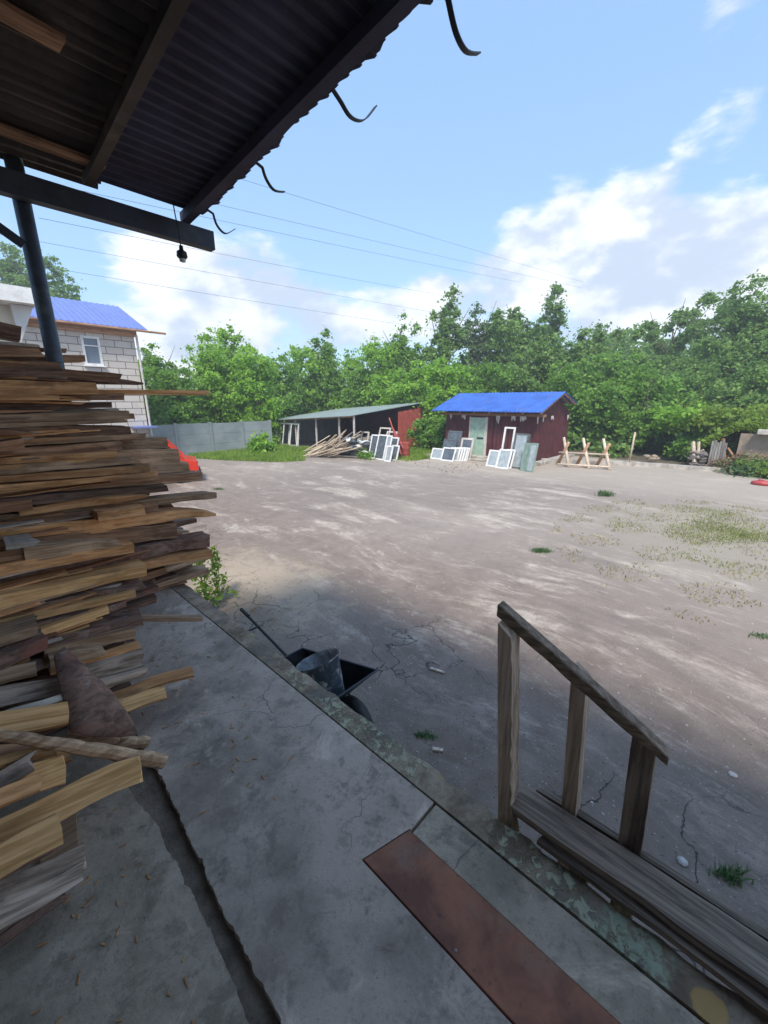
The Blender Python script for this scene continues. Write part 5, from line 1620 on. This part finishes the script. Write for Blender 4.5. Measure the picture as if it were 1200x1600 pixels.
# red frame tools leaning by the barrel
for (a, b, r, lab) in (((608, 653), (627, 710), .035, 'long reddish pole leaning steeply left of the barrel'), ((613, 668), (630, 700), .04, 'shorter red beam leaning against the barrel top'), ((614, 678), (620, 712), .03, 'thin red bar standing between frames and barrel')):
    p = on_u(*a, 16.4); q2_ = on_u(*b, 15.7); q2_.z = max(.02, q2_.z)
    g = MB(); g.bar(p, q2_, r * 2, r * 1.2); tag(g.build('metal_bar', 'redpanel'), lab, 'metal bar')

# sawbuck
sw = empty('sawbuck', (21.2, 6.3, 0), 'rough log sawbuck of three crossed pairs right of the blue roofed shed', 'sawbuck')
A0, A1 = on_z(880, 727, 0), on_z(940, 728, 0)
A0 = Vector((20.3, 7.05, 0)); A1 = Vector((19.9, 4.85, 0))
A0 = on_u(880, 727, 19.4); A1 = on_u(942, 728, 19.9); A0.z = A1.z = 0
dA = (A1 - A0).normalized(); nA = Vector((dA.y, -dA.x, 0))
for t in (0.0, .5, 1.0):
    c = A0.lerp(A1, t)
    for s in (-1, 1):
        g = MB(); g.tube([c + dA * .25 * s + nA * .42 * s + Vector((0, 0, 0)), c - dA * .12 * s - nA * .3 * s + Vector((0, 0, 1.2 + .08 * s))], [.075, .06], 9)
        g.build('crossed_log', 'P' if s > 0 else 'G', sw, smooth=True)
for (h, s) in ((.62, 0.18), (.12, 1.0)):
    g = MB(); g.tube([A0 + nA * .4 * s + Vector((0, 0, h)) - dA * .25, A1 + nA * .4 * s + Vector((0, 0, h)) + dA * .2], .045, 8); g.build('rail', 'P', sw, smooth=True)
q = on_z(983, 722, 0); qt = on_u(988, 675, q.x)
tag(MB().tube([q, (q.x, q.y - .05, qt.z)], .045, 8).build('pole', 'P', smooth=True), 'thin bare wooden pole standing upright at the rear kerb', 'pole')

# rear kerb
kp = [on_z(*p, 0) for p in ((838, 722), (1000, 729), (1110, 737), (1200, 744), (1290, 752))]
g = MB()
for a, b in zip(kp[:-1], kp[1:]):
    g.bar(a + Vector((.12, 0, .09)), b + Vector((.12, 0, .09)), .24, .18)
tag(g.build('rear_kerb', 'concrete'), 'pale concrete kerb beam along the rear right edge of the yard', 'kerb')

# ------------------------------------------------------------------ earth cellar at the right
N = 34
g = MB()
def mound_h(u, v):
    z = 1.72 + .75 * min(1, max(0, (u - 23.2)) / 2.0)
    if v > .5: z *= max(0, min(1, (2.3 - v) / 1.8)) ** .5
    return z + .09 * math.sin(u * 2.7 + v) + .07 * math.sin(v * 3.9 + u * 1.3)
mu0, mu1, mv0, mv1 = 23.2, 33.0, -9.0, 2.3
random.seed(2)
for i in range(N + 1):
    for j in range(N + 1):
        u = mu0 + (mu1 - mu0) * i / N; v = mv0 + (mv1 - mv0) * j / N
        zz = mound_h(u, v) + random.uniform(-.05, .05)
        g.v.append(Vector((u, v, max(zz, 0))))
for i in range(N):
    for j in range(N):
        a = i * (N + 1) + j; g.f.append((a, a + 1, a + N + 2, a + N + 1))
tag(g.build('earth_mound', 'earth', smooth=True), kind='structure')
ce_ = empty('earth_cellar', (23.1, -2, 0), 'low brown rendered cellar wall under an overgrown earth roof', 'cellar')
MB().box((23.1, -8.5, 0), (23.35, .6, 1.6)).build('wall', 'brownwall', ce_)
MB().box((22.65, -8.8, 1.602), (23.6, .1, 1.80)).build('roof_slab', 'concrete', ce_, bevel=.02)
ge = empty('wooden_gate', (22.9, 1.2, 0), 'small grey plank gate standing beside the cellar wall', 'gate')
g1, g2 = on_u(1103, 734, 22.7), on_u(1127, 738, 22.7)
ncol = 6
for i in range(ncol):
    a = g1.y + (g2.y - g1.y) * i / ncol; b = g1.y + (g2.y - g1.y) * (i + 1) / ncol
    MB().box((22.68, a - .006, .05), (22.71, b + .006, 1.25 + .05 * math.sin(i * 2.2))).build('plank', 'gate', ge)
MB().box((22.715, g2.y, .3), (22.75, g1.y, .4)).build('crosspiece', 'D', ge); MB().box((22.715, g2.y, .95), (22.75, g1.y, 1.05)).build('crosspiece', 'D', ge)
for i, (pa, pb, r, m_, lab) in enumerate((((1083, 690), (1085, 722), .08, 'P', 'pale post stump left of the plank gate'), ((1092, 690), (1091, 715), .06, 'P', 'second pale post stump close to the plank gate'),
                                          ((1130, 685), (1133, 735), .07, 'D', 'dark leaning post right of the plank gate'), ((1078, 712), (1100, 703), .05, 'P', 'pale log lying aslant before the stumps'),
                                          ((1137, 700), (1148, 716), .05, 'D', 'short dark stick leaning on the cellar corner'))):
    p, q_ = on_u(*pa, 22.9), on_u(*pb, 22.8)
    q_.z = max(q_.z, 0)
    g = MB(); g.tube([p, q_], [r * .9, r], 8); tag(g.build('wooden_stump', m_), lab, 'post')
random.seed(77)
for i in range(16):
    c = on_u(random.uniform(1075, 1102), 730, 22.85); z = random.uniform(.05, .75)
    lump('rubble_stone', (c.x, c.y, z * .9), (.13, .17, .08), random.choice(('grit', 'brownwall', 'grit')), 'loose grey rubble stone stacked left of the plank gate', 'stone', 'rubble stones left of the plank gate', i + 50)
# small pile past the pole
for i in range(5):
    c = on_z(random.uniform(998, 1022), 724, 0)
    lump('rubble_stone', (c.x + .4, c.y, .12 + .1 * (i % 2)), (.12, .15, .09), 'brownwall', 'pale rubble stone lying past the kerb right of the thin pole', 'stone', 'rubble stones past the kerb', i + 90)
lst = []
for i in range(26000):
    u = 23.15 + 8 * random.random() ** 1.8; v = random.uniform(-8.5, 2.28)
    zz = mound_h(u, v)
    lst.append((*W(u, v, 0)[:2], max(0.05, zz + random.random() ** 2 * .28)))
P_ = np.array(lst)
tag(leaves('ground_cover', P_, .10, 'leafY'), 'yellow green creeping growth over the earth roof of the cellar', 'ground cover', kind='stuff')
# red thing at the right edge
q = on_z(1190, 758, 0)
rt = empty('red_canister', (q.x, q.y, 0), 'low faded red plastic canister lying at the right edge of the yard', 'canister')
lo = MB(); n = 16
for (r, h) in ((.001, 0), (.24, .0), (.30, .05), (.27, .12), (.14, .16), (.001, .165)):
    for j in range(n):
        a = j / n * 6.283; lo.v.append(Vector((q.x + r * .62 * math.cos(a), q.y + r * 1.05 * math.sin(a), h)))
for i in range(5):
    for j in range(n): lo.f.append((i * n + j, i * n + (j + 1) % n, (i + 1) * n + (j + 1) % n, (i + 1) * n + j))
lo.build('canister_body', 'redthing', rt, smooth=True)
MB().tube([(q.x, q.y + .16, .12), (q.x - .02, q.y + .08, .2), (q.x, q.y - .06, .17)], .018, 8).build('carry_handle', 'redthing', rt)


# ------------------------------------------------------------------ vegetation
def crown_pts(lobes, nclump, nleaf, rc, flat=0.6):
    wts = np.array([l[3] * l[4] * l[5] for l in lobes]) ** 0.75; wts /= wts.sum()
    pts = []; outs = []
    idx = rng.choice(len(lobes), nclump, p=wts)
    for i in idx:
        l = lobes[i]
        d = rng.normal(size=3); d /= np.linalg.norm(d)
        r = rng.random() ** 0.38
        if r < .45: r = .45 + .5 * rng.random()
        c = np.array(l[:3]) + d * r * np.array(l[3:6])
        k_ = int(nleaf * (0.5 + rng.random()))
        rr = rc * (0.6 + 0.8 * rng.random())
        p = rng.normal(size=(k_, 3)) * (0.35 + 0.6 * rng.exponential(size=(k_, 1))) * rr * np.array([.6, .6, .6 * flat]) + c
        # droop away from the centre
        p[:, 2] -= 0.25 * ((p[:, 0] - c[0]) ** 2 + (p[:, 1] - c[1]) ** 2) / rr
        pts.append(p); outs.append(np.repeat(d[None] * 1.2, k_, 0))
    return np.concatenate(pts), np.concatenate(outs)


def trunk_mesh(h, r, e, limbs, seed):
    rs = random.Random(seed); g = MB()
    pts = [Vector((0, 0, -.05))]
    for i in range(1, 7): pts.append(Vector((rs.uniform(-.12, .12) * i / 3, rs.uniform(-.12, .12) * i / 3, h * i / 6)))
    g.tube(pts, [r * (1 - .8 * i / 6) for i in range(7)], 8)
    for k_ in range(limbs):
        t = rs.uniform(.3, .9); a = rs.uniform(0, 6.28); p = pts[0].lerp(pts[-1], t); L = h * rs.uniform(.2, .38)
        q1_ = p + Vector((math.cos(a) * L * .5, math.sin(a) * L * .5, L * .45)); q2_ = p + Vector((math.cos(a) * L * .8, math.sin(a) * L * .8, L * .95))
        g.tube([p, q1_, q2_], [r * .4 * (1 - t * .5), r * .25 * (1 - t * .5), r * .06], 6)
    return g.build('trunk', 'trunk', e, origin=(0, 0, 0))


def tree(px, ytop, d, wdt, leaf, label, kind='round', base=0.0, dens=1.0, lsize=0.17, name='tree', group='trees standing behind the yard', low=0.12):
    """px/ytop: where the crown top shows; d: metres ahead"""
    r = pray(px, ytop)
    if 405 < px < 668:        # stay clear of the lean-to
        k_ = r.x / r.y
        du = (22.2 + wdt * .42) / (SU + CU * k_); dv_ = (26.2 + wdt * .42) / (CU - SU * k_)
        d = max(d, min(du, dv_))
    s = d / r.y
    X = r.x * s; H = CAMZ + r.z * s
    e = bpy.data.objects.new(name, None); COL.objects.link(e); e.location = (X, d, base)
    e['_o'] = (0, 0, 0); e['_loc'] = 1
    tag(e, label, 'tree' if name != 'shrub' else 'shrub', group)
    h = H - base; R_ = wdt / 2; sd_ = int(px * 7 + ytop)
    rs = random.Random(sd_)
    lobes = []
    if kind == 'round':
        for k_ in range(9):
            a = rs.uniform(0, 6.28); rr = R_ * rs.uniform(.25, .62); zc = h * rs.uniform(low + .15, .78)
            sh = 1 - max(0, zc / h - .5) * .9
            lobes.append((math.cos(a) * rr * sh, math.sin(a) * rr * sh, zc, R_ * .5 * sh, R_ * .5 * sh, h * .15))
        lobes.append((0, 0, h * .5, R_ * .72, R_ * .72, h * .36)); lobes.append((rs.uniform(-.2, .2) * R_, 0, h * .82, R_ * .34, R_ * .34, h * .17))
        for k_ in range(12):
            a = rs.uniform(0, 6.28); rr = R_ * rs.uniform(.1, .8); lobes.append((math.cos(a) * rr, math.sin(a) * rr, h * (.97 - .3 * (rr / R_) ** 2) * rs.uniform(.88, 1.0), R_ * .07, R_ * .07, h * .07))
        for k_ in range(3): lobes.append((rs.uniform(-.6, .6) * R_, rs.uniform(-.5, .3) * R_, h * rs.uniform(.78, .92), R_ * .2, R_ * .2, h * .08))
    elif kind == 'tall':
        for k_ in range(34):
            t = (k_ + rs.random()) / 34; zc = h * (.3 + .65 * t); w_ = R_ * (1 - .8 * t ** 1.5)
            a = rs.uniform(0, 6.28); q_ = rs.uniform(.3, .95)
            lobes.append((math.cos(a) * w_ * q_, math.sin(a) * w_ * q_, zc + .3 * q_, w_ * .2, w_ * .2, h * .045))
        lobes.append((0, 0, h * .92, R_ * .05, R_ * .05, h * .08)); lobes.append((0, 0, h * .6, R_ * .25, R_ * .25, h * .25))
    elif kind == 'spiky':
        lobes.append((0, 0, h * .42, R_ * .8, R_ * .8, h * .3))
        for k_ in range(11):
            a = rs.uniform(0, 6.28); rr = R_ * rs.uniform(.1, .7); lobes.append((math.cos(a) * rr, math.sin(a) * rr, h * rs.uniform(.62, .9) * (1 - .15 * rr / R_), R_ * .16, R_ * .16, h * .14))
    elif kind == 'sparse':
        for k_ in range(34):
            a = rs.uniform(0, 6.28); rr = R_ * rs.uniform(.1, .98); lobes.append((math.cos(a) * rr, math.sin(a) * rr, h * rs.uniform(.62, .98), R_ * .08, R_ * .08, h * .03))
    n = int(dens * (90 + 42 * R_ * h / 4))
    n = min(n, 760)
    p, o_ = crown_pts(lobes, n, {'sparse': 30, 'tall': 46}.get(kind, 58), {'sparse': .28, 'tall': .27, 'spiky': .3}.get(kind, .34))
    p = p[p[:, 2] > .1]; o_ = o_[:len(p)]
    tocam = Vector((-X, -d, 0)).normalized()
    leaves('crown', p, lsize, leaf, e, outward=o_)
    trunk_mesh(h * .82, .05 + .014 * h, e, 16 if kind == 'sparse' else 5, sd_)
    return e


T = [
 # front screen of maples, left to right
 (238, 535, 27, 4.2, 'leafB', 'mid green bushy tree directly right of the block house', 'round'),
 (275, 572, 25.8, 3.6, 'leafB', 'low dense tree behind the left part of the grey fence', 'round'),
 (322, 520, 28, 4.4, 'leafA', 'bright green tree above the middle of the grey fence', 'round'),
 (352, 500, 30, 4.2, 'leafA', 'taller bright tree with spiky crown behind the fence', 'spiky'),
 (392, 540, 27.5, 4.0, 'leafA', 'fresh green rounded tree above the right part of the grey fence', 'round'),
 (432, 548, 30, 4.0, 'leafB', 'mid green tree above the left end of the lean-to', 'round'),
 (470, 530, 28.5, 4.2, 'leafA', 'fresh green tree above the left third of the lean-to roof', 'round'),
 (503, 508, 31, 3.8, 'leafB', 'upright spiky green tree over the middle of the lean-to', 'spiky'),
 (545, 540, 28.5, 4.4, 'leafA', 'light green rounded tree over the right third of the lean-to', 'round'),
 (592, 520, 30, 4.4, 'leafA', 'light green tree left of the slender tall trees', 'round'),
 (626, 478, 34, 4.0, 'leafB', 'slim pointed tree between the two sheds in the second row', 'spiky'),
 (650, 560, 27, 4.0, 'leafA', 'bright maple filling the gap between the two sheds', 'round'),
 (700, 434, 34, 4.6, 'leafC', 'tall airy dark poplar rising highest at the picture middle', 'tall'),
 (700, 556, 28, 4.6, 'leafA', 'bright maple directly over the left end of the blue roof', 'round'),
 (746, 470, 35, 4.0, 'leafD', 'slender grey green tree right of the tall dark poplar', 'tall'),
 (782, 478, 34, 4.4, 'leafC', 'dark green tree second right of the tall poplar', 'spiky'),
 (822, 460, 34, 5.0, 'leafC', 'dark feathery tree left of the highest right hand crown', 'spiky'),
 (760, 560, 29, 4.8, 'leafB', 'mid green maple over the middle of the blue roof', 'round'),
 (812, 545, 30, 4.4, 'leafC', 'dark rounded tree behind the ridge of the blue roof', 'round'),
 (869, 433, 35, 4.6, 'leafC', 'tall dark pointed tree behind the right end of the blue roof', 'tall'),
 (868, 520, 31, 5.0, 'leafC', 'dark dense tree below the tall pointed one', 'round'),
 (900, 560, 26.5, 4.6, 'leafB', 'mid green maple right of the blue roof gable', 'round'),
 (938, 490, 32, 5.0, 'leafC', 'dark tree with ragged top right of the tall pointed tree', 'spiky'),
 (958, 548, 25.5, 5.0, 'leafB', 'broad green maple hanging over the sawbuck', 'round'),
 (985, 540, 31, 5.0, 'leafC', 'dark tree top left of the sparse crown', 'round'),
 (1022, 565, 24.5, 5.2, 'leafB', 'broad maple hanging over the thin pole', 'round'),
 (1060, 472, 33, 8.0, 'leafC', 'sparse open tree showing sky between its twigs', 'sparse'),
 (1045, 552, 29, 5.5, 'leafC', 'dark dense crown under the sparse open tree', 'round'),
 (1085, 565, 25, 5.2, 'leafC', 'dark green tree above the plank gate', 'round'),
 (1120, 525, 27, 6.0, 'leafC', 'dark blue green tree rising toward the right edge', 'round'),
 (1160, 470, 28, 6.0, 'leafC', 'large dark tree second from the right edge', 'round'),
 (1200, 412, 27, 7.5, 'leafC', 'largest dark tree cut by the right edge', 'round'),
 (1190, 560, 22.5, 5.0, 'leafC', 'dark low branched tree above the earth cellar', 'round'),
 (1265, 440, 27, 7.0, 'leafC', 'dark tree mostly beyond the right edge', 'round'),
 (60, 362, 38, 6.5, 'leafC', 'open crowned tree behind the white building at the far left', 'round'),
 (5, 360, 40, 6.0, 'leafC', 'second open crowned tree at the far left edge', 'round'),
 (205, 560, 32, 4.5, 'leafB', 'green tree partly hidden behind the block house corner', 'round'),
 (568, 575, 25.8, 3.6, 'leafB', 'low dark green tree close behind the lean-to right half', 'round'),
 (500, 585, 27.2, 3.8, 'leafC', 'low shaded tree close behind the lean-to left half', 'round'),
 (610, 590, 25.5, 3.4, 'leafA', 'low bright tree behind the red side panel', 'round'),
]
for (px, yt, d, wd, lf, lab, kd) in T:
    far = d > 36
    tree(px, yt, d, wd, lf, lab, kd, dens=(.8 if kd == 'tall' else 1.0) * (0.55 if far else 1), lsize=.14 if d > 30 else .12, low=(.34 if far else .0))


def bush(px, py, dgy, w_, h_, leaf, label, n=60, ls=.12, name='shrub', base=0.0, trunk=True):
    r = pray(px, py); s = dgy / r.y
    e = bpy.data.objects.new(name, None); COL.objects.link(e); e.location = (r.x * s, dgy, base)
    e['_o'] = (0, 0, 0); e['_loc'] = 1
    tag(e, label, 'shrub', 'shrubs around the yard')
    rs = random.Random(int(px)); lob = [(rs.uniform(-.3, .3) * w_, rs.uniform(-.3, .3) * w_, h_ * rs.uniform(.25, .75), w_ * .3, w_ * .3, h_ * .25) for k_ in range(6)]
    p, o_ = crown_pts(lob, n, 34, .25); p = p[p[:, 2] > .02]; o_ = o_[:len(p)]
    leaves('foliage', p, ls, leaf, e, outward=o_)
    g = MB()
    for k_ in range(4):
        a = rs.uniform(0, 6.28); g.tube([(0, 0, 0), (math.cos(a) * w_ * .15, math.sin(a) * w_ * .15, h_ * .4), (math.cos(a) * w_ * .3, math.sin(a) * w_ * .3, h_ * .7)], [.02, .014, .006], 5)
    g.build('stem', 'trunk', e, origin=(0, 0, 0))


bush(408, 690, 23.3, 1.3, 1.1, 'leafA', 'small bright bush at the right end of the grey fence', 40)
bush(398, 700, 22.9, .9, .6, 'leafA', 'low leafy clump in the lawn before the fence end', 24)
bush(690, 690, 24.6, 2.6, 2.3, 'leafB', 'leafy bush at the left corner of the blue roofed shed', 150)
bush(668, 690, 25.6, 2.6, 2.6, 'leafB', 'leafy bush right against the red side panel', 150)
bush(566, 700, 21.0, .4, .6, 'leafB', 'green weed bush growing through the sacks', 9, .07)
bush(574, 706, 20.7, .35, .45, 'leafB', 'small weed left of the leaning white frames', 7, .07)
bush(955, 710, 22.0, 1.6, .8, 'leafC', 'low shaded bush behind the sawbuck', 50)
bush(1080, 690, 20.4, 2.6, 2.0, 'leafB', 'bush hanging left of the plank gate', 120)
bush(1115, 655, 20.6, 4.2, 1.5, 'leafY', 'yellow green bush spilling over the cellar gate', 230, .13, base=1.35)
bush(1075, 665, 21.5, 3.6, 1.6, 'leafA', 'bright green bush above the rubble stones', 170, .13, base=1.2)
bush(1150, 650, 20.2, 3.4, .9, 'leafY', 'low yellowish growth on the cellar roof edge', 120, .10, base=1.75)
bush(1195, 655, 18.8, 3.0, .7, 'leafBr', 'brown dry growth on the cellar roof at the right edge', 110, .08, base=1.75)
bush(1150, 725, 17.0, 1.7, .8, 'leafBr', 'brown dead bush at the foot of the cellar wall', 110, .07)
bush(1165, 690, 18.6, 2.6, 1.1, 'leafY', 'creeper hanging down over the cellar wall top', 110, .09, base=.95)
bush(1100, 700, 19.6, 1.8, 1.3, 'leafB', 'leafy creeper between the stumps and the plank gate', 50, .09)
bush(1178, 728, 16.2, 1.7, .85, 'leafD', 'dull green bush growing before the cellar wall', 110, .07)
bush(1200, 735, 15.6, 1.6, .7, 'leafY', 'weedy yellowish bush at the right edge before the cellar', 80, .07)
# weed plants beside the dock under the farther heap
for (px, py, hgt, n_, lab) in ((322, 942, .62, 70, 'tall slender green weed growing at the dock foot under the heap'), (342, 925, .42, 36, 'shorter weed right of the tall slender one at the dock foot')):
    q = on_z(px, py, .15)
    e = empty('weed_plant', (max(q.x, 1.3), q.y, 0), lab, 'weed', 'weeds at the dock foot', local=True)
    p = np.zeros((n_ * 6, 3)); hh = rng.random(n_ * 6)
    p[:, 2] = hh * (hgt + .45); p[:, :2] = rng.normal(size=(n_ * 6, 2)) * (.10 * (1.15 - hh[:, None]))
    leaves('foliage', p, .035, 'leafY', e, elong=2.6)
    g = MB()
    for k_ in range(5): g.tube([(0, 0, 0), (random.uniform(-.06, .06), random.uniform(-.06, .06), (hgt + .45) * random.uniform(.7, 1))], [.005, .002], 5)
    g.build('stem', 'leafB', e, origin=(0, 0, 0))
# undergrowth under the trees
lst = []
for i in range(26000):
    px = random.uniform(215, 1260)
    yy = random.uniform(24.6, 33)
    r = pray(px, 690); s = yy / r.y; x = r.x * s
    yy = random.uniform(24.6, 44) if px < 700 else yy; s = yy / r.y; x = r.x * s
    q_ = UV(Vector((x, yy, 0)))
    if 14.5 < q_.x < 22.4 and q_.y > 15 and q_.y < 26.3: continue
    if UV(Vector((x, yy, 0))).x < 23.6 and px > 430 and q_.y < 26.3: 
        if UV(Vector((x, yy, 0))).x < 23.3: continue
    if UV(Vector((x, yy, 0))).y < 23.2 and px <= 430: continue
    lst.append((x, yy, random.random() ** 1.3 * 2.2))
P_ = np.array(lst)
P_[:, 2] *= .6 + .4 * np.sin(P_[:, 0] * 1.7) * np.sin(P_[:, 1] * 1.1 + 1)
P_ = P_[P_[:, 2] > .0]
tag(leaves('undergrowth', P_, .26, 'leafC'), 'dark shaded undergrowth filling the ground beneath the trees', 'undergrowth', kind='stuff')
# far wood that closes the background
lst = []
for i in range(60000):
    x = random.uniform(-46, 62); y = random.uniform(40, 50)
    top = 5.2 + 1.0 * math.sin(x * .31) + .7 * math.sin(x * .83 + 1) + (3.0 if x > 18 else 0)
    if x < -18: top = 4.0
    lst.append((x, y, random.random() * top))
tag(leaves('distant_wood', np.array(lst), .45, 'leafC'), 'dark continuous wood closing the background behind the trees', 'wood', kind='stuff')

# ------------------------------------------------------------------ power lines
def cable(a, b, da, db, label, rad=.008, sag=.35):
    ra, rb = pray(*a), pray(*b)
    p = Vector((0, 0, CAMZ)) + ra * (da / ra.y); q = Vector((0, 0, CAMZ)) + rb * (db / rb.y)
    p0 = p - (q - p) * .35; q0 = q + (q - p) * .25
    pts = []
    for i in range(21):
        t = i / 20; c = p0.lerp(q0, t); c.z -= sag * 4 * t * (1 - t) * .25; pts.append(UV(c))
    g = MB(); g.tube(pts, rad, 5); tag(g.build('power_cable', 'steel'), label, 'cable', 'power cables crossing the sky')


cable((400, 285), (860, 425), 26, 48, 'highest thin power cable crossing the sky to the right')
cable((350, 320), (850, 436), 26, 48, 'second highest power cable crossing the sky')
cable((355, 345), (760, 430), 26, 46, 'third power cable running just under the second')
cable((330, 392), (660, 455), 26, 44, 'fourth power cable starting at the beam end')
cable((75, 378), (665, 485), 24, 42, 'lower power cable passing behind the steel post across the white cloud')
cable((110, 422), (620, 505), 24, 42, 'lowest power cable running above the block house roof')

for o in bpy.data.objects:
    for k_ in ('_o', '_loc'):
        if k_ in o: del o[k_]

# ------------------------------------------------------------------ light summer haze
hz_ = MB(); hz_.box((-120, -120, -1), (120, 120, 24))
hm = bpy.data.materials.new('haze'); hm.use_nodes = True
hm.node_tree.nodes.clear()
hv_ = hm.node_tree.nodes.new('ShaderNodeVolumePrincipled'); ho_ = hm.node_tree.nodes.new('ShaderNodeOutputMaterial')
hv_.inputs['Color'].default_value = (0.92, 0.95, 1, 1); hv_.inputs['Density'].default_value = 0.003; hv_.inputs['Anisotropy'].default_value = 0.2
hm.node_tree.links.new(hv_.outputs[0], ho_.inputs['Volume'])
M['haze'] = hm
hzo = tag(hz_.build('haze', 'haze'), 'thin pale summer haze filling the air over the yard', 'haze', kind='stuff')
del hzo['_o']
